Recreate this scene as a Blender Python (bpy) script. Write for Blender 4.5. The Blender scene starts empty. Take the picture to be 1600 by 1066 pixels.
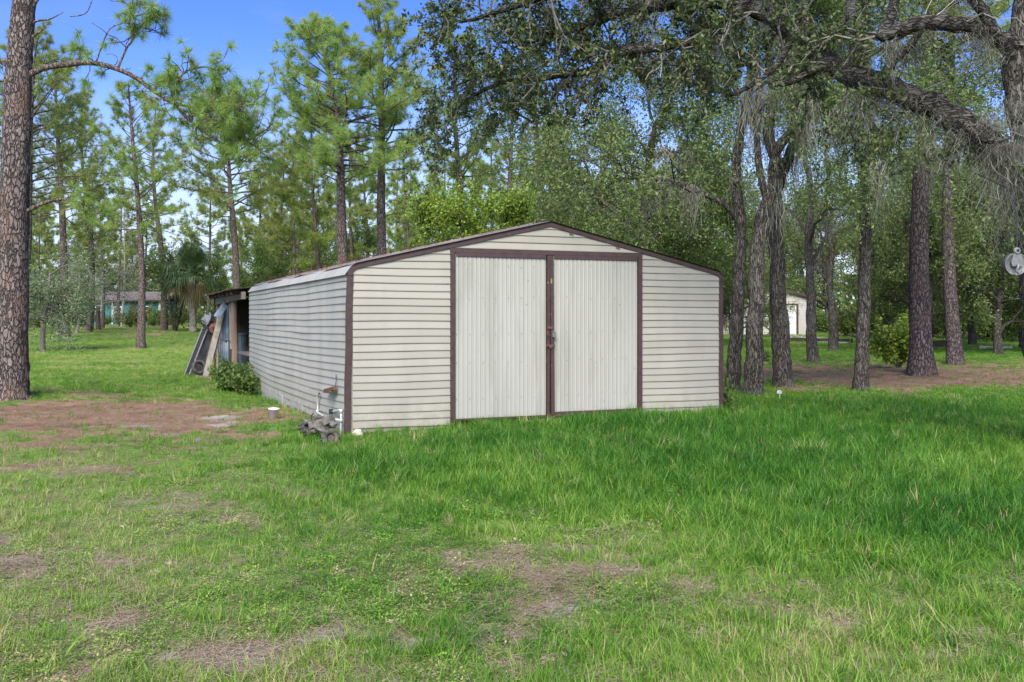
import bpy, math, random
import numpy as np
R = math.radians
sc = bpy.context.scene
col = sc.collection
EYE = 1.575; F = 1500.0; HZ = 493.0       # eye height, focal length and horizon in photo pixels

# ------------------------------------------------------------------ camera
cd = bpy.data.cameras.new('camera'); cam = bpy.data.objects.new('camera', cd); col.objects.link(cam)
cam.location = (0, 0, EYE); cam.rotation_euler = (R(90), 0, 0)
cd.sensor_width = 36; cd.lens = F / 1600 * 36; cd.shift_y = -0.025; cd.clip_end = 3000; cd.clip_start = .05
sc.camera = cam
# ------------------------------------------------------------------ light
SUN_AZ = R(188)      # compass style: 0 = +Y, clockwise; behind the camera
SUN_EL = R(43)
world = bpy.data.worlds.new('World'); sc.world = world; world.use_nodes = True
wn = world.node_tree.nodes; wl = world.node_tree.links; wn.clear()
def wnode(t, **k):
    n = wn.new(t)
    for a, b in k.items(): setattr(n, a, b)
    return n
wo = wnode('ShaderNodeOutputWorld'); bg = wnode('ShaderNodeBackground')
sky = wnode('ShaderNodeTexSky', sky_type='NISHITA', sun_disc=False, sun_elevation=SUN_EL, sun_rotation=SUN_AZ,
            air_density=1.0, dust_density=0.4, ozone_density=2.5)
hs = wnode('ShaderNodeHueSaturation'); hs.inputs['Saturation'].default_value = 1.36; hs.inputs['Value'].default_value = .70
hs.inputs['Hue'].default_value = .527
tc = wnode('ShaderNodeTexCoord'); sep = wnode('ShaderNodeSeparateXYZ')
wl.new(tc.outputs['Generated'], sep.inputs[0])
mp = wnode('ShaderNodeMapping'); mp.inputs['Scale'].default_value = (1.6, 1.6, 5.0)
nz = wnode('ShaderNodeTexNoise'); nz.inputs['Scale'].default_value = 1.7; nz.inputs['Detail'].default_value = 6; nz.inputs['Roughness'].default_value = .55
wl.new(tc.outputs['Generated'], mp.inputs[0]); wl.new(mp.outputs[0], nz.inputs['Vector'])
mr = wnode('ShaderNodeMapRange'); mr.interpolation_type = 'SMOOTHSTEP'
mr.inputs['From Min'].default_value = .02; mr.inputs['From Max'].default_value = .27
mr.inputs['To Min'].default_value = .80; mr.inputs['To Max'].default_value = .0
wl.new(sep.outputs['Z'], mr.inputs['Value'])
ad = wnode('ShaderNodeMath', operation='ADD'); wl.new(mr.outputs[0], ad.inputs[0])
m2 = wnode('ShaderNodeMapRange'); m2.inputs['From Min'].default_value = .46; m2.inputs['From Max'].default_value = .8
m2.inputs['To Min'].default_value = -.06; m2.inputs['To Max'].default_value = .16
wl.new(nz.outputs['Fac'], m2.inputs['Value']); wl.new(m2.outputs[0], ad.inputs[1]); ad.use_clamp = True
mx = wnode('ShaderNodeMix', data_type='RGBA'); wl.new(ad.outputs[0], mx.inputs['Factor'])
wl.new(sky.outputs[0], hs.inputs['Color']); wl.new(hs.outputs[0], mx.inputs[6]); mx.inputs[7].default_value = (2.7, 3.1, 4.1, 1)
wl.new(mx.outputs[2], bg.inputs['Color']); bg.inputs['Strength'].default_value = .14
wl.new(bg.outputs[0], wo.inputs[0])
sd = bpy.data.lights.new('sun', 'SUN'); sd.energy = 3.3; sd.angle = R(40); sd.color = (1, .965, .91)
sun = bpy.data.objects.new('sun', sd); col.objects.link(sun)
sun.rotation_euler = (R(90) - SUN_EL, 0, math.pi - SUN_AZ + 0)
# light travels from the sun: rotate lamp so it points away from the compass direction SUN_AZ
from mathutils import Vector, Matrix
_to = Vector((math.sin(SUN_AZ) * math.cos(SUN_EL), math.cos(SUN_AZ) * math.cos(SUN_EL), math.sin(SUN_EL)))
sun.rotation_euler = _to.to_track_quat('Z', 'Y').to_euler()
vs = sc.view_settings; vs.view_transform = 'Standard'; vs.look = 'None'; vs.gamma = 1; vs.exposure = 1.2; vs.use_curve_mapping = False
sc.render.engine = 'CYCLES'
cy = sc.cycles; cy.max_bounces = 9; cy.diffuse_bounces = 6; cy.glossy_bounces = 2; cy.transmission_bounces = 7; cy.transparent_max_bounces = 4
cy.use_denoising = True; cy.caustics_reflective = False; cy.caustics_refractive = False

# ------------------------------------------------------------------ numeric helpers
def vnoise(x, y, seed=0):
    x = np.asarray(x, float); y = np.asarray(y, float)
    xi = np.floor(x).astype(np.int64); yi = np.floor(y).astype(np.int64); fx = x - xi; fy = y - yi
    def h(a, b):
        n = (a * 374761393 + b * 668265263 + seed * 2147483647) & 0xffffffff
        n = ((n ^ (n >> 13)) * 1274126177) & 0xffffffff
        return ((n ^ (n >> 16)) & 0xffff) / 65535.0
    ux = fx * fx * (3 - 2 * fx); uy = fy * fy * (3 - 2 * fy)
    a = h(xi, yi) * (1 - ux) + h(xi + 1, yi) * ux; b = h(xi, yi + 1) * (1 - ux) + h(xi + 1, yi + 1) * ux
    return a * (1 - uy) + b * uy
def fbm(x, y, seed=0, o=4):
    s = 0; a = .5; f = 1
    for i in range(o):
        s = s + a * vnoise(x * f, y * f, seed + i * 17); a *= .5; f *= 2.03
    return s / (1 - .5 ** o)
def ss(a, b, x):
    t = np.clip((np.asarray(x, float) - a) / (b - a), 0, 1); return t * t * (3 - 2 * t)
def gauss(x, y, cx, cy, rx, ry): return np.exp(-((x - cx) / rx) ** 2 - ((y - cy) / ry) ** 2)
def H(x, y):
    x = np.asarray(x, float); y = np.asarray(y, float)
    z = ss(25, 70, y) * (.15 + .45 * (1 - ss(-10, 15, x)))
    z = z - .13 * gauss(x, y, -5.6, 19.5, 3.0, 4.5) + .07 * gauss(x, y, 1.8, 13.6, 3.2, 1.6)
    z = z + .10 * gauss(x, y, -9.6, 18.6, 1.6, 1.6) + .12 * gauss(x, y, 10.6, 25, 1.8, 1.8)
    far = np.hypot(x, y)
    z = z + (fbm(x * .35, y * .35, 3, 3) - .5) * .10 * ss(3, 12, far)
    z = z + (fbm(x * 2.2, y * 2.2, 9, 3) - .5) * .045
    return z
def at(px, py):
    d = 30.0
    for _ in range(40):
        z = float(H((px - 800) / F * d, d)); dn = F * (EYE - z) / (py - HZ); d = .5 * d + .5 * dn
    return np.array([(px - 800) / F * d, d, float(H((px - 800) / F * d, d))])
def P(px, py, d): return np.array([(px - 800) / F * d, d, EYE + (HZ - py) / F * d])
def ground_at(px, d):
    x = (px - 800) / F * d; return np.array([x, d, float(H(x, d))])
def unit(v): v = np.asarray(v, float); return v / (np.linalg.norm(v, axis=-1, keepdims=True) + 1e-9)

# ------------------------------------------------------------------ mesh builder
class MB:
    def __init__(s): s.V = []; s.T = []; s.Q = []; s.A = []; s.n = 0
    def add(s, V, T=None, Q=None, var=None):
        V = np.asarray(V, float).reshape(-1, 3)
        s.V.append(V)
        s.A.append(np.full(len(V), .5) if var is None else np.broadcast_to(np.asarray(var, float), (len(V),)))
        if T is not None and len(T): s.T.append(np.asarray(T, int).reshape(-1, 3) + s.n)
        if Q is not None and len(Q): s.Q.append(np.asarray(Q, int).reshape(-1, 4) + s.n)
        s.n += len(V); return s
    def mesh(s, name, mat, smooth=False, origin=None):
        me = bpy.data.meshes.new(name)
        V = np.concatenate(s.V) if s.V else np.zeros((0, 3))
        if origin is not None: V = V - np.asarray(origin, float)
        T = np.concatenate(s.T) if s.T else np.zeros((0, 3), int); Q = np.concatenate(s.Q) if s.Q else np.zeros((0, 4), int)
        me.vertices.add(len(V)); me.vertices.foreach_set('co', V.astype(np.float32).ravel())
        me.loops.add(len(T) * 3 + len(Q) * 4); me.loops.foreach_set('vertex_index', np.concatenate([T.ravel(), Q.ravel()]).astype(np.int32))
        nf = len(T) + len(Q); me.polygons.add(nf)
        st = np.concatenate([np.arange(len(T)) * 3, len(T) * 3 + np.arange(len(Q)) * 4]).astype(np.int32)
        me.polygons.foreach_set('loop_start', st)
        me.polygons.foreach_set('use_smooth', np.full(nf, smooth))
        a = me.attributes.new('var', 'FLOAT', 'POINT'); a.data.foreach_set('value', np.concatenate(s.A).astype(np.float32) if s.A else np.zeros(0, np.float32))
        me.update(calc_edges=True); me.validate()
        if mat: me.materials.append(mat)
        return me
    def build(s, name, mat, parent=None, smooth=False, origin=None, **props):
        me = s.mesh(name, mat, smooth, origin)
        o = bpy.data.objects.new(name, me); col.objects.link(o)
        if parent is not None: o.parent = parent
        elif origin is not None: o.location = [float(c) for c in origin]
        for k, v in props.items():
            if v: o[k] = v
        return o
def thing(name, label, cat, loc=(0, 0, 0), rz=0, group=None):
    o = bpy.data.objects.new(name, None); col.objects.link(o); o.empty_display_size = .2
    o.location = [float(c) for c in loc]; o.rotation_euler = (0, 0, rz)
    o['label'] = label; o['category'] = cat
    if group: o['group'] = group
    return o
CUBE = np.array([[x, y, z] for x in (-.5, .5) for y in (-.5, .5) for z in (-.5, .5)])
CQ = [[0, 1, 3, 2], [4, 6, 7, 5], [0, 4, 5, 1], [2, 3, 7, 6], [0, 2, 6, 4], [1, 5, 7, 3]]
def box(mb, lo, hi, var=None):
    lo = np.asarray(lo, float); hi = np.asarray(hi, float)
    return mb.add(CUBE * (hi - lo) + (lo + hi) / 2, Q=CQ, var=var)
def beam(mb, p0, p1, w, h, up=(0, 0, 1), var=None, n=1, wob=0, rng=None):
    p0 = np.asarray(p0, float); p1 = np.asarray(p1, float); d = unit(p1 - p0); up = np.asarray(up, float)
    if abs(d @ up) > .98: up = np.array([0., 1., 0.])
    s = unit(np.cross(d, up)); u = np.cross(s, d)
    rows = []
    for i in range(n + 1):
        c = p0 + (p1 - p0) * i / n
        if wob and rng is not None: c = c + rng.normal(0, wob, 3)
        rows += [c - s * w / 2 - u * h / 2, c + s * w / 2 - u * h / 2, c + s * w / 2 + u * h / 2, c - s * w / 2 + u * h / 2]
    Q = []
    for i in range(n):
        for k in range(4): Q.append([i * 4 + k, i * 4 + (k + 1) % 4, i * 4 + 4 + (k + 1) % 4, i * 4 + 4 + k])
    Q += [[3, 2, 1, 0], [n * 4, n * 4 + 1, n * 4 + 2, n * 4 + 3]]
    return mb.add(rows, Q=Q, var=var)
def tube(mb, pts, rad, sides=6, var=None, rough=0, rng=None, cap=True, flare=0):
    pts = np.asarray(pts, float); n = len(pts); rad = np.broadcast_to(np.asarray(rad, float), (n,))
    d = np.gradient(pts, axis=0); d = unit(d)
    ref = np.array([.17, .93, .31]) if abs(d[0] @ np.array([.17, .93, .31])) < .85 else np.array([1., .1, 0])
    s = unit(ref - (d @ ref)[:, None] * d); u = np.cross(d, s)
    a = np.arange(sides) / sides * 2 * np.pi
    rr = rad[:, None] * np.ones((1, sides))
    if rough and rng is not None: rr = rr * (1 + rng.normal(0, rough, (n, sides)))
    if flare: # buttressed foot
        k = np.exp(-np.arange(n) * 1.1)[:, None]; rr = rr * (1 + flare * k * (1 + .45 * np.sin(a * 3 + 1)[None] + .3 * np.sin(a * 5)[None]))
    V = pts[:, None] + rr[..., None] * (np.cos(a)[None, :, None] * s[:, None] + np.sin(a)[None, :, None] * u[:, None])
    i = np.arange(n - 1)[:, None] * sides; k = np.arange(sides)[None]; k2 = (k + 1) % sides
    Q = np.stack([i + k, i + k2, i + sides + k2, i + sides + k], -1).reshape(-1, 4)
    V = V.reshape(-1, 3); T = None
    if cap:
        V = np.concatenate([V, pts[-1:] + d[-1:] * rad[-1] * .5]); b = (n - 1) * sides
        T = [[b + j, b + (j + 1) % sides, n * sides] for j in range(sides)]
    return mb.add(V, T=T, Q=Q, var=var)
def lathe(mb, prof, n=24, c=(0, 0, 0), axis=(0, 0, 1), var=None, close=False):
    ax = unit(axis); ref = np.array([1., 0, 0]) if abs(ax[0]) < .8 else np.array([0, 1., 0]); s = unit(np.cross(ax, ref)); u = np.cross(ax, s)
    a = np.arange(n) / n * 2 * np.pi; prof = np.asarray(prof, float); m = len(prof)
    V = np.asarray(c) + prof[:, 1][:, None, None] * ax + prof[:, 0][:, None, None] * (np.cos(a)[None, :, None] * s + np.sin(a)[None, :, None] * u)
    mm = m if close else m - 1
    Q = [[i * n + j, i * n + (j + 1) % n, ((i + 1) % m) * n + (j + 1) % n, ((i + 1) % m) * n + j] for i in range(mm) for j in range(n)]
    return mb.add(V.reshape(-1, 3), Q=Q, var=var)
def smooth_path(pts, k=4):
    pts = np.asarray(pts, float); n = len(pts); out = []
    for i in range(n - 1):
        p0 = pts[max(i - 1, 0)]; p1 = pts[i]; p2 = pts[i + 1]; p3 = pts[min(i + 2, n - 1)]
        for j in range(k):
            t = j / k
            out.append(.5 * ((2 * p1) + (-p0 + p2) * t + (2 * p0 - 5 * p1 + 4 * p2 - p3) * t * t + (-p0 + 3 * p1 - 3 * p2 + p3) * t ** 3))
    out.append(pts[-1]); return np.array(out)

# ------------------------------------------------------------------ materials
def hexmix(nt, fac, a, b):
    m = nt.nodes.new('ShaderNodeMix'); m.data_type = 'RGBA'
    for s, v in ((m.inputs[6], a), (m.inputs[7], b)):
        if hasattr(v, 'is_linked') or hasattr(v, 'links'): nt.links.new(v, s)
        else: s.default_value = (*v, 1)
    if hasattr(fac, 'links'): nt.links.new(fac, m.inputs['Factor'])
    else: m.inputs['Factor'].default_value = fac
    return m.outputs[2]
def new_mat(name):
    m = bpy.data.materials.new(name); m.use_nodes = True; nt = m.node_tree
    return m, nt, nt.nodes['Principled BSDF']
def noise(nt, scale, detail=4, rough=.55, vec=None, stretch=None, kind='Object', dist=0):
    if vec is None:
        t = nt.nodes.new('ShaderNodeTexCoord'); vec = t.outputs[kind]
    if stretch:
        mp = nt.nodes.new('ShaderNodeMapping'); mp.inputs['Scale'].default_value = stretch; nt.links.new(vec, mp.inputs[0]); vec = mp.outputs[0]
    n = nt.nodes.new('ShaderNodeTexNoise'); n.inputs['Scale'].default_value = scale; n.inputs['Detail'].default_value = detail
    n.inputs['Roughness'].default_value = rough; n.inputs['Distortion'].default_value = dist; nt.links.new(vec, n.inputs['Vector']); return n.outputs['Fac']
def rng_(nt, v, a, b, c=0, d=1):
    m = nt.nodes.new('ShaderNodeMapRange'); m.inputs[1].default_value = a; m.inputs[2].default_value = b; m.inputs[3].default_value = c; m.inputs[4].default_value = d
    nt.links.new(v, m.inputs[0]); return m.outputs[0]
def bump(nt, bsdf, h, strength=.4, dist=.02):
    b = nt.nodes.new('ShaderNodeBump'); b.inputs['Strength'].default_value = strength; b.inputs['Distance'].default_value = dist
    nt.links.new(h, b.inputs['Height']); nt.links.new(b.outputs[0], bsdf.inputs['Normal'])
def simple(name, c1, c2, scale=6, rough=.8, stretch=None, spec=.3, metal=0, bmp=.2, c3=None, s3=1.5, t3=(.55, .7)):
    m, nt, b = new_mat(name)
    n = noise(nt, scale, 6, .6, stretch=stretch)
    c = hexmix(nt, rng_(nt, n, .35, .65), c1, c2)
    if c3: c = hexmix(nt, rng_(nt, noise(nt, s3, 5, .65), *t3), c, c3)
    nt.links.new(c, b.inputs['Base Color']); b.inputs['Roughness'].default_value = rough
    b.inputs['Specular IOR Level'].default_value = spec; b.inputs['Metallic'].default_value = metal
    if bmp: bump(nt, b, n, bmp, .01)
    return m
def leaf_mat(name, cols, trans=.35, rough=.5, inst=False, spec=.3):
    m, nt, b = new_mat(name)
    at_ = nt.nodes.new('ShaderNodeAttribute'); at_.attribute_name = 'var'
    f = at_.outputs['Fac']
    if inst:
        a2 = nt.nodes.new('ShaderNodeAttribute'); a2.attribute_name = 'tint'; a2.attribute_type = 'INSTANCER'
        mm = nt.nodes.new('ShaderNodeMath'); mm.operation = 'MULTIPLY_ADD'; nt.links.new(f, mm.inputs[0]); mm.inputs[1].default_value = .42; nt.links.new(a2.outputs['Fac'], mm.inputs[2]); f = mm.outputs[0]
    r = nt.nodes.new('ShaderNodeValToRGB'); e = r.color_ramp.elements
    while len(e) < len(cols): e.new(.5)
    for i, (p, c) in enumerate(cols): e[i].position = p; e[i].color = (*c, 1)
    nt.links.new(f, r.inputs[0]); c = r.outputs[0]
    if not inst:
        oi = nt.nodes.new('ShaderNodeObjectInfo'); h = nt.nodes.new('ShaderNodeHueSaturation')
        nt.links.new(rng_(nt, oi.outputs['Random'], 0, 1, .485, .512), h.inputs['Hue']); nt.links.new(rng_(nt, oi.outputs['Random'], 0, 1, .85, 1.15), h.inputs['Value']); nt.links.new(c, h.inputs['Color']); c = h.outputs[0]
    nt.links.new(c, b.inputs['Base Color']); b.inputs['Roughness'].default_value = rough; b.inputs['Specular IOR Level'].default_value = spec
    tr = nt.nodes.new('ShaderNodeBsdfTranslucent'); nt.links.new(c, tr.inputs['Color'])
    ms = nt.nodes.new('ShaderNodeMixShader'); ms.inputs[0].default_value = trans
    nt.links.new(b.outputs[0], ms.inputs[1]); nt.links.new(tr.outputs[0], ms.inputs[2])
    nt.links.new(ms.outputs[0], nt.nodes['Material Output'].inputs[0]); return m
def bark_mat(name, dark, mid, light, scale=9, stretch=(1, 1, .22), patch=None, bs=.8, dist=.03):
    m, nt, b = new_mat(name)
    t = nt.nodes.new('ShaderNodeTexCoord'); mp = nt.nodes.new('ShaderNodeMapping'); mp.inputs['Scale'].default_value = stretch
    nt.links.new(t.outputs['Object'], mp.inputs[0])
    wn_ = nt.nodes.new('ShaderNodeTexNoise'); wn_.inputs['Scale'].default_value = scale * .8; nt.links.new(mp.outputs[0], wn_.inputs['Vector'])
    va = nt.nodes.new('ShaderNodeVectorMath'); va.operation = 'MULTIPLY_ADD'; nt.links.new(wn_.outputs['Color'], va.inputs[0]); va.inputs[1].default_value = (.12, .12, .12); nt.links.new(mp.outputs[0], va.inputs[2])
    v = nt.nodes.new('ShaderNodeTexVoronoi'); v.feature = 'DISTANCE_TO_EDGE'; v.inputs['Scale'].default_value = scale; nt.links.new(va.outputs[0], v.inputs['Vector'])
    v2 = nt.nodes.new('ShaderNodeTexVoronoi'); v2.inputs['Scale'].default_value = scale; nt.links.new(va.outputs[0], v2.inputs['Vector'])
    crack = rng_(nt, v.outputs['Distance'], 0, .17, .05, 1)
    c = hexmix(nt, rng_(nt, v2.outputs['Color'], .1, .9), mid, light)
    c = hexmix(nt, rng_(nt, noise(nt, 28, 5, .7), .35, .7), c, mid)
    c = hexmix(nt, crack, dark, c)
    if patch: c = hexmix(nt, rng_(nt, noise(nt, 1.6, 5, .7), .5, .62, 0, .8), c, patch)
    nt.links.new(c, b.inputs['Base Color']); b.inputs['Roughness'].default_value = .95; b.inputs['Specular IOR Level'].default_value = .15
    a = nt.nodes.new('ShaderNodeMath'); a.operation = 'MULTIPLY_ADD'; nt.links.new(noise(nt, 40, 4), a.inputs[0]); a.inputs[1].default_value = .35; nt.links.new(crack, a.inputs[2])
    bump(nt, b, a.outputs[0], bs, dist); return m

M = {}
M['pine_bark'] = bark_mat('pine_bark', (.035, .028, .025), (.14, .11, .097), (.31, .26, .235), 17, (1, 1, .36), (.185, .12, .095), 1, .035)
M['pine_bark_dark'] = bark_mat('dark_pine_bark', (.025, .019, .018), (.11, .086, .08), (.20, .165, .155), 16, (1, 1, .36), (.125, .088, .078), 1, .03)
M['pine_bark_far'] = bark_mat('pine_bark_far', (.05, .038, .032), (.15, .115, .10), (.24, .19, .165), 15, (1, 1, .45))
M['oak_bark'] = bark_mat('oak_bark', (.020, .017, .015), (.10, .085, .070), (.20, .175, .15), 24, (1, 1, .2), (.14, .135, .11), 1, .03)
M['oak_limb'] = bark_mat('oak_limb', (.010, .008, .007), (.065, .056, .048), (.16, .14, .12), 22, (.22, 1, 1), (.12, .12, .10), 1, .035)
M['twig'] = simple('twig', (.10, .085, .07), (.19, .17, .145), 12, .95, bmp=0)
M['pale_twig'] = simple('pale_twig', (.19, .18, .155), (.33, .315, .28), 12, .95, bmp=0)
M['needles'] = leaf_mat('pine_needles', [(0, (.19, .26, .065)), (.5, (.33, .43, .11)), (.85, (.46, .55, .16)), (1, (.50, .43, .16))], .6)
M['needles_near'] = leaf_mat('near_pine_needles', [(0, (.12, .20, .04)), (.55, (.25, .36, .08)), (.9, (.38, .47, .13)), (1, (.28, .20, .08))], .4)
M['oak_leaf'] = leaf_mat('oak_leaves', [(0, (.085, .125, .04)), (.5, (.15, .205, .06)), (.85, (.22, .28, .08)), (1, (.29, .29, .09))], .42, .5, spec=.25)
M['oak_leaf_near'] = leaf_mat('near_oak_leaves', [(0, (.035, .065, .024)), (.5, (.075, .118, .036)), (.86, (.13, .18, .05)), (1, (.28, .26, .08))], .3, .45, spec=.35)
M['leaf_bright'] = leaf_mat('bright_leaves', [(0, (.12, .21, .025)), (.6, (.24, .37, .04)), (1, (.36, .47, .08))], .4)
M['leaf_mid'] = leaf_mat('shrub_leaves', [(0, (.07, .13, .03)), (.6, (.145, .23, .05)), (1, (.24, .33, .08))], .45)
M['palm'] = leaf_mat('palm_fronds', [(0, (.03, .07, .025)), (.5, (.06, .115, .038)), (.85, (.11, .17, .06)), (1, (.25, .15, .085))], .25)
M['moss'] = leaf_mat('spanish_moss', [(0, (.16, .155, .12)), (.5, (.25, .24, .19)), (1, (.37, .355, .29))], .3, .95, spec=.05)
M['grey_foliage'] = leaf_mat('grey_cedar_foliage', [(0, (.09, .13, .055)), (.5, (.17, .22, .10)), (1, (.29, .33, .19))], .3)
M['grass'] = leaf_mat('grass_blades', [(0, (.016, .085, .008)), (.35, (.058, .19, .017)), (.72, (.19, .345, .035)), (.95, (.33, .44, .085)), (1, (.48, .42, .20))], .35, .45, inst=True, spec=.3)
M['litter'] = leaf_mat('ground_litter', [(0, (.15, .08, .045)), (.5, (.27, .18, .11)), (1, (.37, .30, .20))], .1, .9, inst=True, spec=.1)
def siding_mat(name, mild=True, lo=(.315, .292, .232), hi=(.352, .328, .265)):
    m, nt, b = new_mat(name)
    oi = nt.nodes.new('ShaderNodeObjectInfo')
    c = hexmix(nt, oi.outputs['Random'], lo, hi)
    c = hexmix(nt, rng_(nt, noise(nt, 2.2, 6, .6, stretch=(1, 1, .35)), .44, .72, 0, .6), c, (.27, .255, .205))
    c = hexmix(nt, rng_(nt, noise(nt, 22, 5, .7), .60, .78, 0, .5), c, (.22, .21, .18))
    t = nt.nodes.new('ShaderNodeTexCoord'); sx = nt.nodes.new('ShaderNodeSeparateXYZ'); nt.links.new(t.outputs['Object'], sx.inputs[0])
    mu = nt.nodes.new('ShaderNodeMath'); mu.operation = 'MULTIPLY'; nt.links.new(rng_(nt, sx.outputs['Z'], .5, .08), mu.inputs[0]); nt.links.new(rng_(nt, noise(nt, 6, 5, .7), .35, .65), mu.inputs[1]); c = hexmix(nt, rng_(nt, mu.outputs[0], 0, 1, 0, .7), c, (.20, .185, .12))   # mud splash and algae near the ground
    if mild: c = hexmix(nt, rng_(nt, noise(nt, .9, 6, .7), .52, .72, 0, .6), c, (.30, .32, .30))
    nt.links.new(c, b.inputs['Base Color']); b.inputs['Roughness'].default_value = .5; b.inputs['Specular IOR Level'].default_value = .35
    bump(nt, b, noise(nt, 90, 3, .6, stretch=(.15, .15, 1)), .08, .003); return m
M['siding'] = siding_mat('cream_vinyl_siding', False)
M['siding_side'] = siding_mat('mildewed_vinyl_siding', True, (.365, .348, .295), (.40, .382, .33))  # same vinyl as the front in a lighter, cooler tone, plus mildew blotches
def door_mat():
    m, nt, b = new_mat('cream_painted_steel')
    c = hexmix(nt, rng_(nt, noise(nt, 1.4, 6, .6, stretch=(1, 1, .3)), .4, .7), (.345, .335, .282), (.375, .365, .31))
    # vertical dirty water stains
    n = noise(nt, 2.6, 4, .6, stretch=(1.6, 1, .22)); c = hexmix(nt, rng_(nt, n, .5, .68, 0, .6), c, (.25, .245, .195)); c = hexmix(nt, rng_(nt, noise(nt, 11, 5, .7, stretch=(1, 1, .12)), .55, .75, 0, .5), c, (.28, .25, .19))
    # tiny dents and rust specks
    v = nt.nodes.new('ShaderNodeTexVoronoi'); v.inputs['Scale'].default_value = 5.5; t = nt.nodes.new('ShaderNodeTexCoord'); nt.links.new(t.outputs['Object'], v.inputs['Vector'])
    sp = rng_(nt, v.outputs['Distance'], .03, .055, 1, 0); c = hexmix(nt, sp, c, (.10, .085, .07))
    nt.links.new(c, b.inputs['Base Color']); b.inputs['Roughness'].default_value = .45; b.inputs['Specular IOR Level'].default_value = .4
    bump(nt, b, noise(nt, 7, 3), .12, .01); return m
M['door'] = door_mat()
M['brown_metal'] = simple('brown_painted_metal', (.052, .030, .028), (.075, .045, .040), 14, .5, spec=.4, bmp=.1, c3=(.20, .16, .145), s3=9, t3=(.66, .74))
M['roof_metal'] = simple('stained_roof_metal', (.27, .24, .205), (.19, .15, .12), 3, .55, bmp=.1, c3=(.24, .16, .12), s3=2.0, t3=(.55, .72))
M['white_trim'] = simple('white_metal', (.62, .61, .57), (.70, .69, .66), 6, .5, bmp=0, c3=(.4, .36, .3), s3=5)
M['pvc'] = simple('white_pvc', (.42, .42, .40), (.55, .55, .53), 6, .35, spec=.5, bmp=0)
M['rust'] = simple('rusty_steel', (.16, .07, .045), (.09, .045, .035), 18, .9, bmp=.3)
M['steel'] = simple('weathered_steel', (.22, .22, .21), (.15, .15, .145), 24, .6, metal=.35, bmp=.1)
M['brass'] = simple('brass', (.5, .38, .18), (.4, .3, .15), 20, .4, metal=.7, bmp=0)
M['block'] = simple('concrete_block', (.26, .25, .23), (.36, .35, .32), 14, .95, bmp=.6, c3=(.12, .13, .10), s3=3)
M['concrete'] = simple('pale_concrete', (.42, .41, .38), (.52, .51, .47), 5, .9, bmp=.2)
M['old_wood'] = simple('grey_old_wood', (.13, .105, .085), (.24, .20, .165), 16, .95, stretch=(1, 1, .1), bmp=.4)
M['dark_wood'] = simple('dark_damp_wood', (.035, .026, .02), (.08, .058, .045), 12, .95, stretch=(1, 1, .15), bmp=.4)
M['pale_wood'] = simple('pale_board', (.26, .235, .19), (.37, .34, .285), 12, .9, stretch=(1, 1, .15), bmp=.2, c3=(.2, .17, .13), s3=5)
M['log'] = simple('bare_log', (.17, .12, .09), (.27, .20, .155), 10, .95, stretch=(1, 1, .12), bmp=.6)
M['blue_sheet'] = simple('blue_grey_sheet', (.09, .13, .18), (.20, .26, .32), 3, .5, bmp=.1, c3=(.34, .38, .42), s3=2)
M['black_plastic'] = simple('black_plastic', (.02, .021, .023), (.045, .046, .05), 9, .45, bmp=.2)
M['rubber'] = simple('old_rubber', (.035, .033, .03), (.12, .105, .085), 10, .95, bmp=.5, c3=(.17, .14, .10), s3=6)
M['grey_rag'] = simple('grey_cloth', (.20, .20, .215), (.10, .10, .115), 9, .95, bmp=.3)
M['teal'] = simple('teal_wall', (.028, .13, .135), (.04, .165, .165), 2, .8, bmp=0)
M['shingle'] = simple('grey_shingles', (.10, .085, .078), (.19, .165, .15), 3, .95, bmp=.2)
M['window'] = simple('dark_window_glass', (.03, .04, .045), (.05, .06, .065), 1, .08, spec=.6, bmp=0)
M['white_paint'] = simple('white_paint', (.62, .62, .60), (.70, .70, .68), 3, .6, bmp=0)
M['peach_siding'] = simple('beige_siding', (.44, .41, .36), (.50, .47, .42), 2, .7, bmp=0)
M['mud'] = simple('dried_mud', (.08, .07, .06), (.21, .19, .165), 22, .95, bmp=.6)
M['foam'] = simple('pale_debris', (.55, .52, .40), (.65, .62, .50), 20, .9, bmp=.4)

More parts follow.
